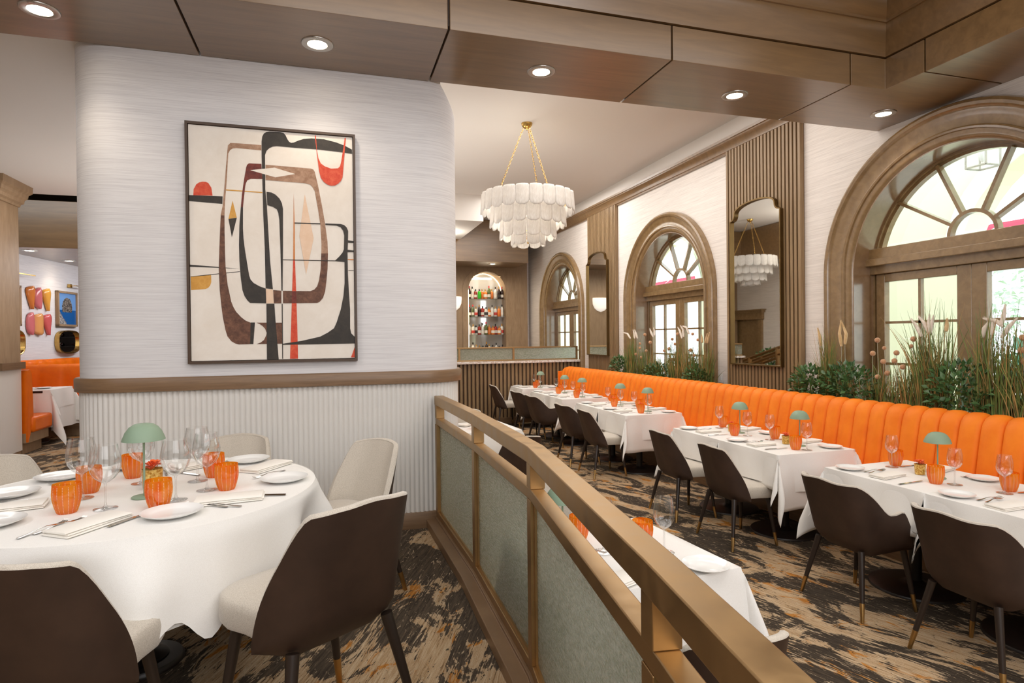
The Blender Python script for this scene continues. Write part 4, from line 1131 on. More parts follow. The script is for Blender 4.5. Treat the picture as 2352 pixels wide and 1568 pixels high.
S = {
 'plate': [(-.27, .27), (.25, -.27)], 'fork': [(-.17, .165, .10), (.30, -.16, PI + .1)], 'fork2': [(-.19, .135, .22)],
 'napkin': [(-.22, .02, .04), (.27, .03, .1)], 'knife': [(-.22, -.165, .03), (.22, .20, PI)],
}
TOPLIFT = {i: (.0 if i < 6 else -.0035) for i in range(9)}
VAR = random.Random(11)
for i, y in enumerate(TY):
    z = TZ + TOPLIFT[i]; n = TN[i]
    j = lambda s=.012: VAR.uniform(-s, s)
    for sd, (dx, dy) in zip(('chair side', 'bench side'), S['plate']): plate((TX + dx + j(), y + dy + j(), z), 0, 'white plate on the %s of the %s' % (sd, n), G('plates'), 'plate')
    for sd, (dx, dy, r) in zip(('chair side', 'bench side'), S['fork']): fork((TX + dx + j(), y + dy + j(), z + .001), r + j(.08), 'steel fork on the %s of the %s, beside its napkin' % (sd, n), G('forks'), 'fork')
    if i < 4:
        dx, dy, r = S['fork2'][0]; fork((TX + dx, y + dy - .012, z + .006), r, 'second steel fork, crossed over the other on the %s' % n, G('forks'), 'fork')
    for sd, (dx, dy, r) in zip(('chair side', 'bench side'), S['napkin']): napkin((TX + dx + j(), y + dy + j(), z), r + j(.1), 'folded white napkin on the %s of the %s' % (sd, n), G('napkins'), 'napkin')
    for sd, (dx, dy, r) in zip(('chair side', 'bench side'), S['knife']): knife((TX + dx + j(), y + dy + j() * .5, z), r + j(.06), 'steel table knife on the %s of the %s' % (sd, n), G('knives'), 'knife')
    tumbler((TX - .085 + j(), y - .225 + j(), z), VAR.uniform(0, 6), 'orange beaded tumbler on the chair side of the %s' % n, G('tumblers'), 'glass')
    tumbler((TX + .14 + j(), y + .27 + j(), z), VAR.uniform(0, 6), 'orange beaded tumbler on the bench side of the %s' % n, G('tumblers'), 'glass')
    wine((TX + .05 + j(), y + .22 + j(), z), 0, 'clear wine glass on the bench side of the %s' % n, G('wine glasses'), 'glass')
    wine((TX - .01 + j(), y - .28 + j(), z), 0, 'clear wine glass on the chair side of the %s' % n, G('wine glasses'), 'glass')
    if i: lamp((TX + .06 + j(), y - .11 + j(), z), 0, 'sage green mushroom lamp on the %s' % n, G('lamps'), 'lamp')
    else: lamp((TX + .10, y - .12, z), 0, 'sage green mushroom lamp on the nearest banquette table', G('lamps'), 'lamp')
    votive((TX + .03 + j(), y + .0 + j(), z), 0, 'small gold glass of orange blossom on the %s' % n, G('vases'), 'vase')
# round table settings, from the measured positions
z = RZ + .7485
GR = lambda w_: w_ + ' on the round table'
for x, y, lab in ((-.975, 2.70, 'orange beaded tumbler at front left of the round table'), (-1.01, 3.03, 'orange beaded tumbler half hidden behind two wine glasses on the round table'), (-.652, 2.655, 'orange beaded tumbler in front of the green lamp on the round table'), (-.915, 3.29, 'orange beaded tumbler left of the lamp stem, far side of the round table'), (-.445, 2.89, 'orange beaded tumbler at the right of the round table, before the folded napkins'), (-.545, 3.18, 'orange beaded tumbler at the back right of the round table, behind a wine glass')):
    tumbler((x, y, z), x * 9, lab, GR('tumblers'), 'glass')
for x, y, lab in ((-.85, 2.71, 'balloon wine glass nearest the viewer on the round table'), (-1.0, 2.92, 'balloon wine glass leftmost of the round table'), (-.615, 2.76, 'balloon wine glass just right of the green lamp'), (-.525, 2.90, 'balloon wine glass at the right, in front of an orange tumbler'), (-.60, 3.10, 'balloon wine glass behind the others right of the lamp'), (-.84, 3.14, 'balloon wine glass behind the lamp stem')):
    balloon((x, y, z), 0, lab, GR('wine glasses'), 'glass', scale=1.02)
for x, y, lab in ((-.575, 2.52, 'white plate at the front of the round table, right of the knife'), (-.215, 2.97, 'white plate at the right rim of the round table'), (-.43, 3.50, 'white plate in front of the far cream chair'), (-1.24, 3.37, 'white plate in front of the far left cream chair'), (-.97, 3.53, 'white plate behind the lamp at the far rim of the round table'), (-1.31, 3.06, 'white plate at the left edge of the photo, upper one'), (-1.17, 2.59, 'white plate at the left edge of the photo, nearer one')):
    plate((x, y, z), 0, lab, GR('plates'), 'plate', scale=1.15)
for x, y, r, lab in ((-.825, 2.47, .95, 'folded napkin at the front of the round table, between forks and knife'), (-.40, 2.68, .05, 'folded napkin right of the front plate on the round table'), (-.32, 3.30, .9, 'folded napkin at the right rim by the cream chair'), (-.66, 3.47, .6, 'folded napkin at the back of the round table, behind the wine glasses'), (-1.22, 2.82, .2, 'folded napkin at the left edge of the round table')):
    napkin((x, y, z), r, lab, GR('napkins'), 'napkin', scale=1.08)
for x, y, r, lab in ((-.925, 2.50, 1.05, 'steel fork left of the front napkin, inner one'), (-.965, 2.47, 1.15, 'steel fork left of the front napkin, outer one'), (-.475, 2.62, 2.6, 'steel fork beside the front plate, lower one'), (-.43, 2.60, 2.75, 'steel fork touching the napkin right of the front plate'), (-.29, 3.13, -2.3, 'steel fork between right napkin and right plate'), (-.80, 3.37, 1.9, 'steel fork behind the lamp, right of the far tumbler'), (-1.22, 2.94, -.3, 'steel fork at the left edge above a napkin')):
    fork((x, y, z + .001), r, lab, GR('forks'), 'fork')
for x, y, r, lab in ((-.70, 2.53, 1.05, 'steel knife right of the front napkin'), (-.30, 2.72, 2.9, 'steel knife half under the napkin right of the front plate'), (-1.15, 3.20, 2.6, 'steel knife left of the half hidden tumbler'), (-.70, 3.30, 2.4, 'steel knife lying behind the orange blossom')):
    knife((x, y, z), r, lab, GR('knives'), 'knife')
lamp((-.755, 2.86, z), 0, 'sage green mushroom lamp in the middle of the round table', GR('lamps'), 'lamp', scale=1.03)
votive((-.765, 3.02, z), 0, 'gold glass of orange blossom behind the green lamp on the round table', GR('vases'), 'vase', scale=1.25)
# lower tables
z = TZ
wine((1.385, 2.335, z), 0, 'clear wine glass on the near table beyond the railing, fully in view', 'glasses beyond the railing', 'glass', scale=1.08)
wine((1.14, 2.43, z), 0, 'clear wine glass seen through the railing on the near lower table', 'glasses beyond the railing', 'glass', scale=1.05)
tumbler((1.345, 2.455, z), 1, 'orange beaded tumbler just above the top rail on the near lower table', 'tumblers beyond the railing', 'glass')
tumbler((1.105, 2.62, z), 2, 'orange beaded tumbler seen through the railing gap on the near lower table', 'tumblers beyond the railing', 'glass')
plate((1.455, 2.13, z), 0, 'white plate at the near corner of the table beyond the railing', 'plates beyond the railing', 'plate', scale=1.05)
napkin((1.13, 2.14, z), .3, 'folded napkin glimpsed under the top rail on the near lower table', 'napkins beyond the railing', 'napkin')
lamp((.96, 2.46, z), 0, 'green lamp mostly hidden by the railing', 'lamps beyond the railing', 'lamp')
napkin((1.42, 6.42, z), .6, 'folded napkin on the farther lower table', 'napkins beyond the railing', 'napkin')
wine((1.30, 6.42, z), 0, 'clear wine glass on the farther lower table', 'glasses beyond the railing', 'glass')
tumbler((1.44, 6.18, z), 0, 'orange tumbler on the farther lower table', 'tumblers beyond the railing', 'glass')
plate((1.66, 6.10, z), 0, 'white plate on the farther lower table', 'plates beyond the railing', 'plate')

# ------------------------------------------------------------------ bottles in the niche
def mk_bottle(kind, col, lab, cap):
    pr = {'wine': [(.001, 0), (.034, .002), (.037, .01), (.037, .17), (.030, .20), (.014, .225), (.012, .26), (.013, .285), (.001, .285)],
          'squat': [(.001, 0), (.045, .002), (.048, .012), (.048, .12), (.038, .15), (.014, .17), (.013, .205), (.001, .205)],
          'square': [(.001, 0), (.038, .002), (.041, .01), (.041, .155), (.034, .175), (.015, .19), (.014, .235), (.001, .235)]}[kind]
    mb = MB(); mb.lathe(pr, 14); h = pr[-1][1]; r = pr[2][0]
    mb.cur = 1; mb.lathe([(r + .001, .035), (r + .001, .10)], 14)
    mb.cur = 2; mb.lathe([(.0155, h - .045), (.0155, h + .004), (.001, h + .005)], 10)
    return mb.build('bottle', [col, lab, cap], None, smooth=50)
plain('b_dark', (44, 24, 18), .12); plain('b_green', (50, 190, 40), .12); plain('b_amber', (206, 110, 40), .12); plain('b_clear', (216, 214, 204), .1)
plain('b_olive', (84, 96, 50), .12); plain('b_red', (150, 40, 28), .12); plain('label_white', (228, 220, 206), .6); plain('label_black', (50, 44, 40), .6); plain('label_red', (190, 60, 50), .6)
plain('cap_gold', (196, 150, 80), .3, .8); plain('cap_black', (30, 28, 26), .4); plain('cap_red', (200, 60, 60), .4)
BT = [('wine', 'b_dark', 'label_white', 'cap_red', 'dark red bottle with a pink cap'), ('wine', 'b_clear', 'label_white', 'cap_black', 'pale bottle with a black cap'), ('square', 'b_red', 'label_white', 'cap_black', 'short red bottle with white label'),
      ('square', 'b_green', 'b_green', 'cap_black', 'bright green bottle'), ('squat', 'b_amber', 'label_white', 'cap_gold', 'squat amber bottle'), ('square', 'b_amber', 'b_amber', 'cap_gold', 'square amber bottle without label'),
      ('wine', 'b_olive', 'label_white', 'cap_red', 'olive bottle with red cap'), ('square', 'b_clear', 'label_red', 'cap_gold', 'clear square bottle with red label'), ('squat', 'b_clear', 'label_black', 'cap_black', 'clear squat bottle with black label'), ('wine', 'b_dark', 'label_black', 'cap_gold', 'dark bottle with gold cap')]
BP = [Proto((lambda a: (lambda: mk_bottle(*a[:4])))(a)) for a in BT]
ORD = ['first', 'second', 'third', 'fourth', 'fifth', 'sixth', 'seventh', 'eighth', 'ninth', 'tenth', 'eleventh', 'twelfth']
for row, (z, order) in enumerate(((2.681, [0, 1, 2, 3, 5, 4, 6, 5, 1, 9, 0]), (2.231, [0, 6, 7, 9, 2, 8, 4, 1, 7, 5, 1]), (1.776, [1, 7, 8, 2, 1, 6, 5, 4, 2, 4, 7]), (1.271, [8, 1, 7, 4, 8, 9, 7, 2, 1, 8, 2]))):
    for i, k in enumerate(order):
        BP[k]((nx0 + .06 + i * .085 + R_.uniform(-.006, .006), YB + .12 + R_.uniform(-.02, .05), z), 0, '%s, %s from left, %s niche shelf' % (BT[k][4], ORD[i], ['top', 'second', 'third', 'lowest'][row]), 'bottles in the bar niche', 'bottle', scale=R_.uniform(1.0, 1.14))

# ------------------------------------------------------------------ passage and booth at the far left
BA = Vector((-4.75, 11.1)); BD = Vector((.1421, .9898)); BR = math.atan2(BD.y, BD.x)
def onb(u_, off=0.0):   # point on the booth wall, off = distance towards the room
    return (BA.x + BD.x * u_ + BD.y * off, BA.y + BD.y * u_ - BD.x * off)
mt = Matrix.Translation((BA.x, BA.y, 0)) @ Matrix.Rotation(BR, 4, 'Z')
struct(MB().box(-3.2, 5.2, 0, .1, .3, 3.12, mt).build('wall_booth', 'silk_wallpaper', smooth=0), 'silk-papered wall hung with glass petals and pictures above the booth', 'wall')
struct(MB().box(-6.2, -2.6, 10.56, 16.2, 3.10, 3.80).build('trim_15', 'beam_wood', bevel=.004, smooth=0), 'dark wooden soffit over the booth', 'beam')
struct(MB().box(-6.2, .8, 15.0, 16.2, .3, 3.2).build('wall_passage', 'cream_wallpaper', smooth=0), 'far wall of the passage behind the booth', 'wall')
downlight(-4.37, 10.9, 3.10, 'small downlight in the far left soffit, nearer one', 7, group='small downlights in the far soffits')
downlight(-4.30, 12.15, 3.10, 'small downlight in the far left soffit, farther one', 9, group='small downlights in the far soffits')
# pillar with wainscot at the left edge
root = empty('wall_pillar'); struct(root, 'wood-clad pillar with capital and reeded foot at the left edge', 'pillar')
MB().box(-4.6, -3.70, 8.45, 8.95, 1.42, 3.50).build('shaft', 'oak_pale', root, smooth=0)
MB().sweep([(-4.6, 8.45, 0), (-3.70, 8.45, 0), (-3.70, 8.95, 0), (-4.6, 8.95, 0)], [(0, 3.38), (.015, 3.38), (.02, 3.41), (.045, 3.43), (.05, 3.47), (.075, 3.50), (.08, 3.54), (.11, 3.57), (.115, 3.65), (0, 3.65)]).build('capital', 'oak_pale', root, smooth=30)
MB().box(-4.6, -3.66, 8.42, 8.98, 1.375, 1.46).build('rail', 'oak_along', root, smooth=0)
mb = MB(); x = -4.6
while x < -3.72: mb.lathe([(.017, .36), (.017, 1.375)], 8, (x, 8.44, 0)); x += .034
mb.box(-4.6, -3.70, 8.44, 8.96, .36, 1.375); mb.build('reeded_foot', 'white_paint', root, smooth=40)
MB().box(-4.6, -3.71, 8.43, 8.96, .3, .36).build('plinth', 'oak_pale', root, smooth=0)
def booth(name_lab, x0, x1, y_, facing, h=1.36, bx=True):
    """bench whose back stands at y_, seat going towards facing*y"""
    root = empty('booth_bench', (x1, y_, .3), label=name_lab, cat='bench', group='orange booth benches'); inv = Matrix.Translation((-x1, -y_, -.3))
    s = facing
    mb = MB(); P = []; n = max(3, int((x1 - x0) / .27)); k = 8
    for j in range(n * k + 1):
        t_ = (j % k) / k; hh = (abs(math.sin(PI * t_)) ** .5) * .022 if j % k else 0; x = x0 + (x1 - x0) * j / (n * k)
        P.append([(x, y_ + s * (yy + hh), z) for yy, z in ((.12, .70), (.11, .95), (.095, 1.2), (.085, h - .05), (.06, h - .015), (.03, h), (-.02, h - .01), (-.03, h - .05), (-.03, .45))])
    mb.grid(P); mb.add(P[0], [tuple(range(9))]); mb.add(P[-1], [tuple(range(9))])
    o = mb.build('channelled_backrest', 'orange_leather', root, smooth=60); o.matrix_parent_inverse = inv
    ya, yb = sorted((y_ + s * .06, y_ + s * .60))
    o = MB().box(x0, x1 + .03, ya, yb, .56, .76).build('seat_cushion', 'orange_leather', root, bevel=.035); o.matrix_parent_inverse = inv
    ya, yb = sorted((y_ - s * .02, y_ + s * .56)); yc = sorted((y_ - s * .02, y_ + s * .50))
    mb = MB(); mb.box(x0, x1 - .01, ya, yb, .44, .56); mb.box(x0, x1 - .07, yc[0], yc[1], .3, .44)
    o = mb.build('base', 'oak_pale', root, smooth=0); o.matrix_parent_inverse = inv
    return root
booth('orange channelled booth bench facing the viewer beyond the small table', -4.62, -3.30, 11.05, -1)
booth('orange booth bench end seen beside the pillar, its back to the viewer', -4.90, -3.64, 9.0, 1)
# back running along the papered wall
mb = MB(); P = []; n = 18; k = 6
for j in range(n * k + 1):
    t_ = (j % k) / k; hh = (abs(math.sin(PI * t_)) ** .5) * .02 if j % k else 0; u_ = -1.6 + .27 * j / k
    P.append([onb(u_, d + hh) + (z,) for d, z in ((.14, .5), (.12, 1.0), (.10, 1.36), (.07, 1.41), (.02, 1.42))])
mb.grid(P); o = mb.build('bench_back', 'orange_leather', smooth=60)
tag(o, 'strip of orange channelled back along the papered wall, above the booth', 'bench', 'orange booth benches')
t0 = ptable((-4.08, 10.02, RZ), 0, 'table under the white cloth in the far left booth', None, 'table'); t0.scale.x = .9
o = cloth_mesh(.36, (.25, .55, .50, .50), 90, .035, top=.748, tx=.42).build('tablecloth', 'linen', None, smooth=75, loc=(-4.08, 10.02, RZ)); tag(o, 'white tablecloth with a hanging corner in the far left booth', 'tablecloth')
cloth_mesh(.363, (.2, .26, .24, .24), 91, .035, top=.751, tx=.423).build('upper_cloth', 'linen', o, smooth=75)
z = RZ + .7525
tumbler((-4.21, 9.86, z), 0, 'orange tumbler on the far left booth table', None, 'glass')
lamp((-4.30, 10.10, z), 0, 'green lamp half hidden by the pillar in the booth', None, 'lamp')
plate((-3.86, 9.98, z), 0, 'white plate at the end of the booth table', None, 'plate', scale=1.1)
fork((-4.05, 9.95, z), .4, 'steel fork beside the plate on the booth table', None, 'fork')
# things hung on the papered booth wall
def hung(name, u_, z, **k): 
    x, y = onb(u_, .006); return empty(name, (x, y, z), BR, **k)
def petal_glass(u_, zt, zb_, wd, shape, mat, lab):
    root = hung('glass_petal', u_, (zt + zb_) / 2, label=lab, cat='wall ornament', group='coloured glass petals on the wall')
    H_ = zt - zb_; mb = MB(); P = []; n = 12
    for i in range(n + 1):
        t_ = i / n
        if shape == 'oval': hw = math.sqrt(max(0, 1 - (2 * t_ - 1) ** 2)) ** .8
        elif shape == 'drop': hw = min(1, (t_ * 9) ** .5) * (1 - .9 * max(0, t_ - .25) ** 1.3 / .69)
        else: hw = min(1, (t_ * 14) ** .5, ((1 - t_) * 14 + .02) ** .5)
        hw = max(hw, .02) * wd / 2
        P.append([(hw * s_, -.05 * (1 - s_ * s_) - .01, H_ / 2 - H_ * t_) for s_ in (-1, -.6, -.2, .2, .6, 1)])
    mb.grid(P); o = mb.build('petal', mat, root, smooth=60); md = o.modifiers.new('t', 'SOLIDIFY'); md.thickness = .008
    MB().box(-.01, .01, -.05, 0, -.01, .01).build('bracket', 'brass', root, smooth=0)
plain('glass_amber', (206, 122, 58), .12, spec=.6); plain('glass_pink', (204, 112, 116), .12, spec=.6); plain('glass_rose', (206, 96, 96), .12, spec=.6); plain('glass_gold', (226, 164, 70), .12, spec=.6); plain('glass_peach', (222, 158, 96), .12, spec=.6)
for a in ((.54, 2.62, 2.24, .25, 'drop', 'glass_amber', 'amber glass petal, upper row left'), (.73, 2.61, 2.25, .22, 'oval', 'glass_pink', 'pink oval glass petal, upper row middle'), (.96, 2.61, 2.23, .24, 'drop', 'glass_gold', 'golden glass petal, upper row right'),
          (.52, 2.19, 1.82, .22, 'oval', 'glass_pink', 'pink oval glass petal, lower row left'), (.74, 2.18, 1.82, .25, 'rect', 'glass_peach', 'peach glass petal, lower row middle'), (.97, 2.18, 1.82, .25, 'drop', 'glass_rose', 'rose glass petal, lower row right')): petal_glass(*a)
def framed(u0, u1, z0, z1, mat, lab):
    root = hung('framed_picture', (u0 + u1) / 2, (z0 + z1) / 2, label=lab, cat='picture', group='framed pictures over the booth'); w_ = (u1 - u0) / 2; h = (z1 - z0) / 2
    mb = MB(); 
    for a in ((-w_, w_, -h, -h + .035), (-w_, w_, h - .035, h), (-w_, -w_ + .035, -h, h), (w_ - .035, w_, -h, h)): mb.box(a[0], a[1], -.05, 0, a[2], a[3])
    mb.build('picture_frame', 'oak_pale', root, smooth=0)
    MB().box(-w_ + .03, w_ - .03, -.03, -.004, -h + .03, h - .03).build('print', mat, root, smooth=0)
t = NT('print_sea'); tc = t.coords((1, 1, 1)); sx = t.add('ShaderNodeSeparateXYZ'); t.link(tc, sx.inputs[0])
r2 = t.math('ADD', t.math('POWER', t.math('MULTIPLY', sx.outputs[0], 1.15), 2.0), t.math('POWER', t.math('SUBTRACT', sx.outputs[2], .02), 2.0))
nz = t.noise(t.coords((1, 1, 1)), 30, 5, .7)
rock = t.math('LESS_THAN', t.math('ADD', r2, t.math('MULTIPLY', nz, .02)), .042)
rock = t.math('MULTIPLY', rock, t.math('GREATER_THAN', sx.outputs[2], -.06))
sky_ = t.mix(t.math('LESS_THAN', sx.outputs[2], -.02), lin(112, 158, 216), lin(34, 92, 158))
fo = t.math('LESS_THAN', t.math('ADD', t.math('ADD', sx.outputs[0], sx.outputs[2]), t.math('MULTIPLY', nz, .2)), -.18)
c_ = t.mix(rock, sky_, t.ramp(nz, [(.4, lin(40, 40, 46)), (.6, lin(150, 140, 130))])); c_ = t.mix(fo, c_, t.ramp(nz, [(.4, lin(90, 90, 96)), (.6, lin(196, 190, 186))]))
t.link(c_, t.b.inputs['Base Color']); t.set(Roughness=.12)
t = NT('print_pale'); tc = t.coords((1, 1, 1)); f_ = t.noise(tc, 3, 4, .6); t.link(t.ramp(f_, [(.38, lin(214, 150, 130)), (.46, lin(236, 222, 212)), (.7, lin(242, 238, 234))]), t.b.inputs['Base Color']); t.set(Roughness=.15)
framed(1.22, 1.82, 1.98, 2.60, 'print_sea', 'framed picture of a dark rock standing in a blue sea')
framed(-.42, .25, 1.96, 2.60, 'print_pale', 'pale pinkish framed picture cut off by the pillar')
def oval_mirror(u_, z, w_, h, lab):
    root = hung('oval_mirror', u_, z, label=lab, cat='mirror', group='gold oval wall mirrors'); n = 48
    def q(s, y):
        out = []
        for i in range(n):
            a = 2 * PI * i / n; c_, s_ = math.cos(a), math.sin(a); e = 2 / 3.0
            out.append(((w_ - s) * (abs(c_) ** e) * (1 if c_ > 0 else -1), y, (h - s) * (abs(s_) ** e) * (1 if s_ > 0 else -1)))
        return out
    MB().grid([q(0, 0), q(0, -.07), q(.012, -.075), q(.02, -.07), q(.02, -.03)], False, True).build('mirror_frame', 'brass', root, smooth=50)
    MB().add(q(.02, -.03), [tuple(range(n))]).build('mirror_pane', 'mirror_glass', root, smooth=0)
oval_mirror(1.52, 1.705, .34, .205, 'gold-rimmed oval mirror below the blue sea picture'); oval_mirror(-.03, 1.70, .33, .21, 'gold-rimmed oval mirror cut off by the pillar')
for u_, z, lab in ((1.62, 2.71, 'slim brass picture light above the blue sea picture'), (.10, 2.77, 'slim brass picture light at the left by the pillar')):
    root = hung('picture_light', u_, z, label=lab, cat='wall lamp', group='brass picture lights')
    MB().box(-.03, .03, -.05, 0, -.03, .03).build('wall_plate', 'brass', root, smooth=0)
    MB().box(-.30 if u_ < 1 else -.06, .32, -.16, -.12, -.006, .006).box(-.012, .012, -.13, -.03, -.006, .006).build('arm', 'brass', root, smooth=0)

# ------------------------------------------------------------------ outside the windows
plain('stone_ground', (214, 208, 196), .8); plain('arcade_paint', (236, 238, 208), .8); plain('arcade_trim', (240, 243, 238), .8); plain('awning_red', (176, 24, 62), .7)
struct(MB().box(5.3, 40, -20, 40, -.15, -.02).build('ground_outside', 'stone_ground', smooth=0), 'pale paved terrace outside the windows', 'ground')
mb = MB(); TR = []; AXo = 8.2; es = [-12]
for c in (-4.1, .35, 4.75, 9.17, 13.6, 18.03, 22.5):
    h = 1.37; 
    for x in (AXo,):
        mb.box(x, x + .4, es[-1], c - h, 0, 6.0)
        pts = [(c - h * math.cos(PI * i / 20), 2.65 + h * math.sin(PI * i / 20)) for i in range(21)]; mt_ = MB(); TR.append(mt_)
        for (ya, za), (yb, zb_) in zip(pts[:-1], pts[1:]):
            mb.add([(x, ya, za), (x, yb, zb_), (x, yb, 6), (x, ya, 6), (x + .4, ya, za), (x + .4, yb, zb_), (x + .4, yb, 6), (x + .4, ya, 6)], [(0, 1, 2, 3), (4, 7, 6, 5), (0, 4, 5, 1)])
            mt_.add([(x - .03, ya, za), (x - .03, yb, zb_)] + [(x - .03, c + (q - c) * 1.16, 2.65 + (zz - 2.65) * 1.16) for q, zz in ((yb, zb_), (ya, za))] + [(x, ya, za), (x, yb, zb_)], [(0, 1, 2, 3), (0, 4, 5, 1)])
    es.append(c + h)
mb.box(AXo, AXo + .4, es[-1], 34, 0, 6.0)
arc = empty('arcade', (AXo, 9, 0), label='cream-painted arcade with round arches outside the windows', cat='arcade')
inv = Matrix.Translation((-AXo, -9, 0))
o = mb.build('arch_wall', 'arcade_paint', arc, smooth=0); o.matrix_parent_inverse = inv
for mt_ in TR:
    o = mt_.build('arch_trim', 'arcade_trim', arc, smooth=0); o.matrix_parent_inverse = inv
aw = empty('awning', (12.5, 10, 3), label='crimson awning with white trim outside, behind the arch muntins', cat='awning'); inv = Matrix.Translation((-12.5, -10, -3))
o = MB().add([(12.0, 3.5, 3.25), (12.0, 30, 3.25), (13.2, 30, 3.95), (13.2, 3.5, 3.95), (12.0, 3.5, 3.0), (12.0, 30, 3.0)], [(0, 1, 2, 3), (4, 5, 1, 0)]).build('canopy_cloth', 'awning_red', aw, smooth=0); o.matrix_parent_inverse = inv
mb = MB()
for z in (3.3, 3.62): mb.tube([(11.97 + (z - 3.3) * 1.7, 3.5, z + .03), (11.97 + (z - 3.3) * 1.7, 30, z + .03)], .03, 6)
for i in range(12): mb.tube([(11.95, 4 + 2.2 * i, 3.02), (13.2, 4 + 2.2 * i, 3.97)], .02, 5)
o = mb.build('awning_frame', 'arcade_trim', aw, smooth=0); o.matrix_parent_inverse = inv
ld = empty('outside_lantern', (7.2, 5.1, 3.6), label='metal lantern frame hanging outside the near fanlight', cat='lantern')
mb = MB()
for a in range(4):
    c1 = (.16 * math.cos(PI / 4 + a * PI / 2), .16 * math.sin(PI / 4 + a * PI / 2)); c2 = (.16 * math.cos(PI / 4 + (a + 1) * PI / 2), .16 * math.sin(PI / 4 + (a + 1) * PI / 2))
    mb.tube([c1 + (0,), c1 + (.45,), (0, 0, .62)], .012, 6); mb.tube([c1 + (0,), c2 + (0,)], .012, 6); mb.tube([c1 + (.45,), c2 + (.45,)], .012, 6)
mb.tube([(0, 0, .62), (0, 0, 2.4)], .008, 5); mb.build('cage', 'nickel', ld, smooth=0)
MB().lathe([(.001, .05), (.03, .08), (.04, .2), (.02, .3), (.001, .32)], 10).build('bulb', 'porcelain', ld)

# ------------------------------------------------------------------ plants
soft('leaf_dark', (92, 128, 70), (44, 76, 44), .38, 0, .5, 9); soft('leaf_out', (222, 236, 222), (176, 208, 182), .5, 0, .4, 4)
soft('leaf_teal', (130, 180, 160), (96, 150, 130), .4, 0, .4, 4); soft('blade_green', (128, 142, 72), (84, 104, 52), .5, 0, .4, 8); soft('blade_straw', (186, 150, 92), (140, 112, 62), .55, 0, .3, 8)
fabric('seed_head', (206, 160, 120), (168, 118, 84), 160, .9, .4, .8); soft('plume', (246, 236, 224), (222, 206, 188), .9, .6, .2, 30); soft('plume_tan', (222, 192, 146), (196, 160, 110), .9, .4, .2, 30)
plain('stem_pale', (176, 170, 150), .4)
def leaves(mb, cx, cy_, cz, rx, ry, rz_, n, s, rr):
    for _ in range(int(n * 2.1)):
        while True:
            v = Vector((rr.uniform(-1, 1), rr.uniform(-1, 1), rr.uniform(-1, 1)))
            if .25 < v.length < 1: break
        p = Vector((cx + v.x * rx, cy_ + v.y * ry, cz + v.z * rz_))
        d = (v + Vector((rr.uniform(-.6, .6), rr.uniform(-.6, .6), rr.uniform(-.3, .8)))).normalized()
        sd = d.cross(Vector((rr.uniform(-1, 1), rr.uniform(-1, 1), 1))).normalized(); up = sd.cross(d)
        L = s * rr.uniform(.7, 1.2); W_ = L * .26
        a, b, c_ = p, p + d * L * .5, p + d * L - up * L * .12
        mb.add([a, b + sd * W_ + up * .08 * L, b - sd * W_ + up * .08 * L, c_, b], [(0, 1, 4), (0, 4, 2), (1, 3, 4), (4, 3, 2)])
def bush(x, y, z, rx, ry, rz_, n, seed, lab, group, mat='leaf_dark', s=.06):
    rr = random.Random(seed); root = empty('leafy_bush', (x, y, z - rz_), label=lab, cat='plant', group=group)
    mb = MB(); leaves(mb, 0, 0, rz_, rx, ry, rz_, n, s, rr); mb.build('foliage', mat, root, smooth=60)
    mb = MB()
    for i in range(6): mb.tube([(0, rr.uniform(-.05, .05), -.06), (rr.uniform(-rx, rx) * .6, rr.uniform(-ry, ry) * .7, rz_ * 1.5)], [.006, .003], 5)
    mb.build('stem', 'blade_green', root)
PW = 'plants before the nearest arched window'; PM = 'plants before the middle arched window'
bush(4.70, 5.04, 1.17, .15, .24, .20, 250, 1, 'dark leafy bush at the left end of the near planter', PW)
bush(4.68, 4.56, 1.19, .15, .30, .22, 330, 2, 'dark leafy bush between tan grass and the ball flowers', PW)
bush(4.68, 3.50, 1.21, .16, .25, .26, 340, 3, 'dark leafy bush right of the tall grass in the near planter', PW)
bush(4.70, 9.30, 1.17, .14, .24, .20, 260, 4, 'dark leafy bush at the left end of the far planter', PM, s=.055)
bush(4.70, 8.05, 1.13, .13, .40, .15, 280, 5, 'low leafy bush in the middle of the far planter', PM, s=.055)
bush(4.68, 7.00, 1.13, .14, .26, .17, 240, 6, 'leafy bush at the right end of the far planter', PM, s=.055)
def grass(x, y, n, h0, h1, spread, straw, seed, lab, group, r0=.10):
    rr = random.Random(seed); root = empty('grass_clump', (x, y, .98), label=lab, cat='plant', group=group)
    n = int(n * 2.4)
    for mat, k in (('blade_green', int(n * (1 - straw))), ('blade_straw', int(n * straw))):
        mb = MB()
        for _ in range(k):
            bx, by = rr.uniform(-.05, .05), rr.uniform(-r0, r0); h = 1.12 * rr.uniform(h0, h1) * (1 - .45 * rr.random() ** 1.6)
            dx, dy = rr.gauss(0, spread * .35), rr.gauss(0, spread); w_ = rr.uniform(.0026, .0062); tw = rr.uniform(0, PI); P = []
            for i in range(6):
                t_ = i / 5; ww = w_ * (1 - t_ ** 2) + .0003
                c_ = Vector((bx + dx * t_ ** 1.8, by + dy * t_ ** 1.8, h * t_ - abs(dy) * .3 * t_ ** 3)); sd = Vector((math.cos(tw), math.sin(tw), 0)) * ww
                P.append([c_ - sd, c_ + Vector((-sd.y, sd.x, 0)) * .5, c_ + sd])
            mb.grid(P)
        mb.build('green_blades' if mat == 'blade_green' else 'dry_blades', mat, root, smooth=0)
    return root
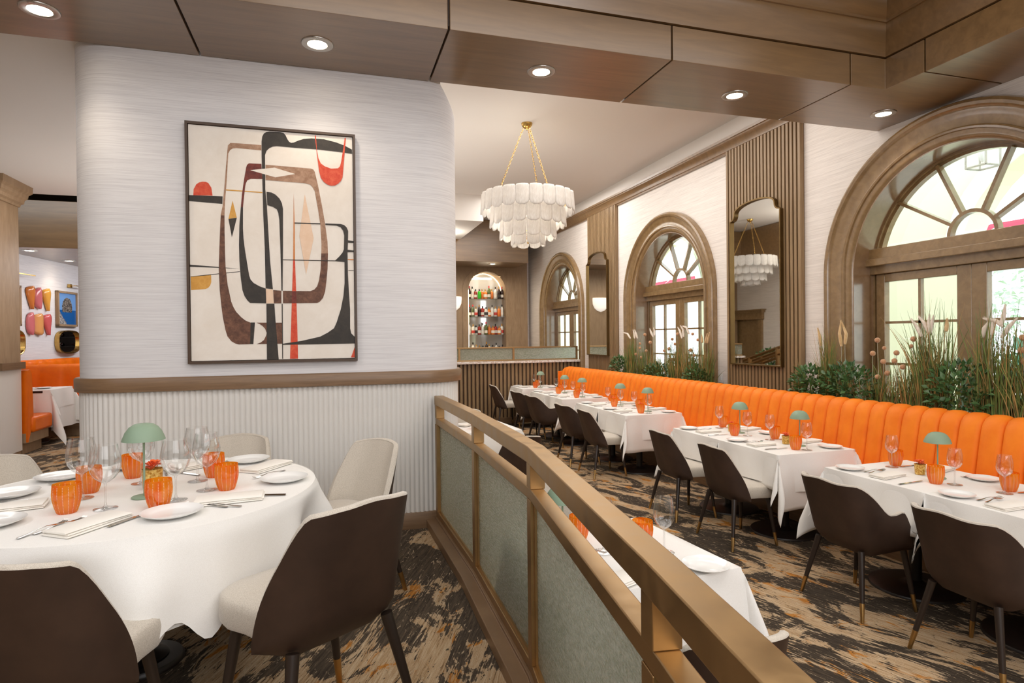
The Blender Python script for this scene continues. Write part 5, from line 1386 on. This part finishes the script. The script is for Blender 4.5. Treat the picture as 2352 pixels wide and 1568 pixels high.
for a in ((4.72, 4.84, 90, .45, .80, .10, .45, 11, 'tan-tipped grass clump rising from the left bush, near planter', PW, .07), (4.70, 5.17, 40, .25, .45, .08, .3, 12, 'short thin grass beside the slatted panel, near planter', PW, .05),
          (4.72, 4.16, 90, .25, .50, .09, .45, 13, 'short grass below the ball flowers, near planter', PW, .18), (4.72, 3.92, 70, .30, .60, .08, .35, 14, 'mid-height grass right of the ball flowers, near planter', PW, .08),
          (4.72, 3.74, 150, .45, .98, .13, .35, 15, 'tallest grass clump with white plumes, near planter', PW, .12), (4.72, 3.26, 130, .45, .95, .10, .4, 16, 'tall grass clump right of the leafy bush, near planter', PW, .12),
          (4.70, 4.45, 60, .2, .4, .08, .5, 19, 'short grass between the two left bushes, near planter', PW, .25),
          (4.72, 3.00, 120, .35, .80, .10, .35, 17, 'grass clump at the right edge of the photo', PW, .12), (4.72, 2.66, 100, .35, .80, .10, .35, 18, 'grass clump beyond the right edge, near planter', PW, .12),
          (4.72, 8.92, 130, .35, .72, .10, .3, 21, 'tall grass at the left of the far planter', PM, .14), (4.72, 8.52, 110, .25, .60, .09, .3, 22, 'grass left of the window middle, far planter', PM, .16),
          (4.72, 8.15, 90, .25, .50, .09, .4, 23, 'grass before the door stile, far planter', PM, .14), (4.72, 7.60, 130, .30, .74, .10, .4, 24, 'tall grass right of the window middle, far planter', PM, .16),
          (4.72, 7.20, 130, .30, .68, .10, .4, 25, 'dense grass right of the ball flowers, far planter', PM, .14), (4.72, 6.86, 110, .30, .66, .08, .5, 26, 'tan-plumed grass at the right of the far planter', PM, .1)): grass(*a)
def ball(y, z, r, k, lab, group):
    rr = random.Random(k); root = empty('ball_flower', (4.70, y + rr.uniform(-.03, .03), .98), label=lab, cat='flower', group=group)
    yy = y - root.location.y; h = z - .98
    MB().tube([(0, 0, 0), (.01, yy * .4, h * .5), (0, yy, h - r * .7)], [.003, .0025, .002], 6).build('stem', 'stem_pale', root)
    mb = MB(); n = 12; P = []
    for i in range(n + 1):
        a = PI * i / n; P.append([((r * math.sin(a) + .0005) * math.cos(b), yy + (r * math.sin(a) + .0005) * math.sin(b), h + r * math.cos(a)) for b in [2 * PI * j / 16 for j in range(16)]])
    mb.grid(P, False, True); mb.build('flower_head', 'seed_head', root, smooth=60)
N1 = [(4.25, 1.64), (4.18, 1.57), (4.3, 1.52), (4.06, 1.53), (4.19, 1.45), (4.08, 1.46), (3.9, 1.65), (3.92, 1.59), (4.25, 1.31), (4.0, 1.41), (4.15, 1.35), (3.06, 1.66), (3.07, 1.57), (3.05, 1.49)]
L1 = ['highest ball flower of the left cluster', 'small ball flower just right of the highest one', 'leftmost ball flower of the near planter', 'ball flower at the right of the left cluster, upper', 'ball flower in the middle of the left cluster', 'ball flower right of the cluster middle', 'high ball flower by the tall grass', 'ball flower right under the high one by the tall grass', 'lowest ball flower, over the leafy bush', 'ball flower low among the mid-height grass', 'ball flower deep in the short grass', 'upper ball flower at the right photo edge', 'middle ball flower at the right photo edge', 'lower ball flower at the right photo edge']
for k, ((y, z), lab) in enumerate(zip(N1, L1)): ball(y, z, .023 if k not in (1, 7) else .017, 50 + k, lab + ', near planter' if 'planter' not in lab else lab, 'ball flowers in the near planter')
N2 = [(8.44, 1.72), (8.6, 1.58), (8.6, 1.51), (8.28, 1.6), (8.4, 1.47), (8.74, 1.41), (8.56, 1.36), (7.65, 1.65), (7.58, 1.58), (7.74, 1.51), (7.87, 1.48), (7.65, 1.36), (7.51, 1.72), (7.14, 1.72), (7.02, 1.64), (7.19, 1.5), (7.11, 1.43)]
L2 = ['highest on the left', 'second highest on the left', 'third down on the left', 'right of the highest left one', 'midway, left of the door stile', 'far left and low', 'lowest of the left group', 'upper centre', 'just right of the upper centre one', 'centre, half height', 'left of centre, half height', 'lowest in the centre', 'high, by the white plumes', 'high on the right', 'rightmost and fairly high', 'right side, half height', 'lowest on the right']
for k, ((y, z), lab) in enumerate(zip(N2, L2)): ball(y, z, .021 if k % 3 else .025, 80 + k, 'ball flower of the far planter, ' + lab, 'ball flowers in the far planter')
def plume(pts, mat, k, lab, group, r=.0155):
    rr = random.Random(k); y0 = pts[0][0]; root = empty('grass_plume', (4.70, y0, .98), label=lab, cat='flower', group=group)
    P = [Vector((rr.uniform(-.01, .01), y - y0, z - .98)) for y, z in pts]
    MB().tube([(0, 0, 0), P[0]], .0018, 5).build('stem', 'stem_pale', root)
    # smooth curve with a bristly surface
    Q = []
    for a, b in zip(P[:-1], P[1:]): Q += [a.lerp(b, i / 6) for i in range(6)]
    Q.append(P[-1]); mb = MB(); n = len(Q); mb.tube(Q, [r * (.35 + .65 * math.sin(PI * min(1, (i + 1) / n) ** .7)) for i in range(n)], 10)
    for i in range(n - 1):
        for _ in range(46):
            d = Vector((rr.uniform(-1, 1), rr.uniform(-1, 1), rr.uniform(0, 1))).normalized(); p = Q[i].lerp(Q[i + 1], rr.random()); sd = d.cross(Vector((0, 0, 1))).normalized() * .0007
            mb.add([p - sd, p + sd, p + d * r * rr.uniform(1.1, 1.7)], [(0, 1, 2)])
    mb.build('bristles', mat, root, smooth=80)
GP = 'plumes in the near planter'; GQ = 'plumes in the far planter'
for k, (pts, mat, lab) in enumerate((([(4.65, 1.58), (4.665, 1.70), (4.66, 1.83)], 'plume_tan', 'tan drooping plume left of the window casing, near planter'), ([(4.60, 1.60), (4.595, 1.70), (4.64, 1.81)], 'plume_tan', 'tan plume beside the drooping one, near planter'), ([(4.90, 1.58), (4.92, 1.68), (4.94, 1.76)], 'plume_tan', 'leftmost tan plume of the near planter'),
      ([(3.82, 1.67), (3.86, 1.75), (3.92, 1.82)], 'plume', 'white plume leaning left, tall grass of near planter'), ([(3.76, 1.69), (3.80, 1.78), (3.85, 1.84)], 'plume', 'white plume second from left in the tall grass'), ([(3.765, 1.69), (3.762, 1.77), (3.76, 1.85)], 'plume', 'upright white plume in the tall grass'), ([(3.755, 1.70), (3.74, 1.77), (3.72, 1.84)], 'plume', 'white plume leaning right in the tall grass'), ([(3.61, 1.71), (3.612, 1.77), (3.61, 1.81)], 'plume_tan', 'small cream plume right of the white ones'),
      ([(3.345, 1.66), (3.32, 1.73), (3.29, 1.78)], 'plume', 'white plume at the left of the right-hand cluster'), ([(3.27, 1.68), (3.26, 1.78), (3.33, 1.805)], 'plume', 'white plume bending left in the right-hand cluster'), ([(3.19, 1.74), (3.24, 1.785), (3.32, 1.80)], 'plume', 'long white plume arching left in the right-hand cluster'), ([(3.20, 1.75), (3.19, 1.83), (3.17, 1.90)], 'plume', 'highest white plume of the right-hand cluster'), ([(3.20, 1.66), (3.15, 1.74), (3.10, 1.80)], 'plume', 'white plume leaning right in the right-hand cluster'))):
    plume(pts, mat, 120 + k, lab, GP)
for k, (pts, mat, lab) in enumerate((([(8.93, 1.66), (9.03, 1.74), (9.16, 1.76)], 'plume', 'cream plume drooping left, far planter'), ([(8.78, 1.66), (8.80, 1.74), (8.84, 1.80)], 'plume', 'cream plume second from the left, far planter'), ([(8.70, 1.66), (8.72, 1.74), (8.76, 1.80)], 'plume', 'cream plume third from the left, far planter'), ([(8.20, 1.68), (8.24, 1.76), (8.28, 1.81)], 'plume', 'pale plume before the door stile, far planter'), ([(8.14, 1.70), (8.16, 1.77), (8.17, 1.82)], 'plume', 'second pale plume before the door stile, far planter'),
      ([(7.40, 1.66), (7.45, 1.76), (7.52, 1.82)], 'plume', 'white plume leaning left before the right door, far planter'), ([(7.36, 1.68), (7.38, 1.78), (7.43, 1.84)], 'plume', 'high white plume before the right door, far planter'), ([(7.23, 1.72), (7.28, 1.81), (7.37, 1.83)], 'plume', 'arching white plume before the right door, far planter'), ([(6.93, 1.60), (6.94, 1.66), (6.95, 1.70)], 'plume_tan', 'tan plume, left of three at the far planter right end'), ([(6.85, 1.60), (6.82, 1.68), (6.80, 1.72)], 'plume_tan', 'tan plume, middle of three at the far planter right end'), ([(6.80, 1.60), (6.77, 1.68), (6.74, 1.74)], 'plume_tan', 'tan plume, right of three at the far planter right end'))):
    plume(pts, mat, 150 + k, lab, GQ)
for k, (y0, y1, lab) in enumerate(((2.4, 5.3, 'long planter box behind the banquette under the nearest window'), (6.7, 9.5, 'long planter box behind the banquette under the middle window'))):
    root = empty('planter_box', (4.75, (y0 + y1) / 2, 0), label=lab, cat='planter', group='planter boxes'); h = (y1 - y0) / 2
    MB().box(-.15, .17, -h, h, 0, .98).build('box', 'oak_along', root, smooth=0)
# shrubs outside
bush(9.5, 5.6, 1.1, .4, .6, .45, 140, 31, 'broad-leaved green shrub outside the near right door', 'shrubs outside', 'leaf_teal', .35)
bush(10.9, 8.4, 2.5, .8, 1.9, 1.2, 500, 32, 'pale tree foliage outside the near right door', 'shrubs outside', 'leaf_out', .16)
# light switch on the wall
root = empty('wall_switch', (WX - .004, 6.86, 1.13), label='small white wall switch left of the slatted panel', cat='switch')
MB().box(-.006, 0, -.04, .04, -.06, .06).build('plate', 'white_paint', root, bevel=.002); MB().box(-.010, -.006, -.012, .012, -.025, .025).build('toggle', 'porcelain', root)

# sloping rail and planter of the raised level that show in the large mirror
root = empty('ramp_railing', (.2, 11.8, .3), label='sloping bronze rail seen only in the large mirror', cat='railing')
for dx, dz in ((0, 0), (.35, -.02)):
    mb = MB()
    for o_ in (0, -.14): mb.tube([(dx, .9, .62 + dz + o_), (dx, -1.1, 1.16 + dz + o_)], .032, 4)
    for y_ in (.8, -.1, -1.0): mb.box(dx - .03, dx + .03, y_ - .03, y_ + .03, 0, .86 - .27 * y_ + dz)
    mb.build('rail', 'bronze', root, smooth=0)
bush(-.25, 12.0, 1.12, .25, .35, .2, 120, 41, 'green leafy plant behind the sloping rail, seen only in the mirror', None, 'leaf_dark', .12)
root = empty('planter_box', (-.25, 12.0, .3), label='wooden planter box seen only in the mirror', cat='planter')
MB().box(-.25, .25, -.4, .4, 0, .66).build('box', 'oak_along', root, smooth=0)

# wine rack at the end of the passage, reflected in the oval mirrors
root = empty('wine_rack', (-3.0, 14.9, .3), label='dark wine rack at the passage end, reflected in the gold oval mirrors', cat='rack')
MB().box(-1.4, 1.4, .02, .08, 0, 2.3).build('backing', 'black_base', root, smooth=0)
mb = MB()
for k_ in range(11): mb.box(-1.4, 1.4, -.26, .02, .1 + k_ * .2, .11 + k_ * .2)
mb.build('shelf_boards', 'black_base', root, smooth=0)
def mk_lying():
    mb = MB(); mb.lathe([(.001, 0), (.034, .002), (.037, .01), (.037, .18), (.014, .225), (.013, .285), (.001, .285)], 12); mb.cur = 1; mb.lathe([(.038, .05), (.038, .13)], 12)
    o = mb.build('bottle', ['b_dark', 'label_white'], None, smooth=50); return o
lying = Proto(mk_lying)
for r_ in range(7):
    for c_ in range(4):
        o = lying((-4.1 + c_ * .42, 14.76, .3 + .711 - .4 + .2 * (r_ + 2) - .16), 0, 'dark wine bottle lying in the rack, %s row from below, %s from left' % (ORD[r_], ORD[c_]), 'bottles in the wine rack', 'bottle')
        o.rotation_euler = (0, PI / 2, 0)

root = empty('air_vent', (-3.05, 10.55, 3.98), label='slatted wooden air vent in the recess above the booth soffit', cat='vent')
MB().box(-.55, .55, -.01, .02, -.16, .16).build('backing', 'dark_groove', root, smooth=0)
mb = MB()
for k_ in range(7): mb.box(-.53, .53, -.05, -.01, -.15 + k_ * .045, -.13 + k_ * .045)
mb.build('slats', 'beam_wood', root, smooth=0)
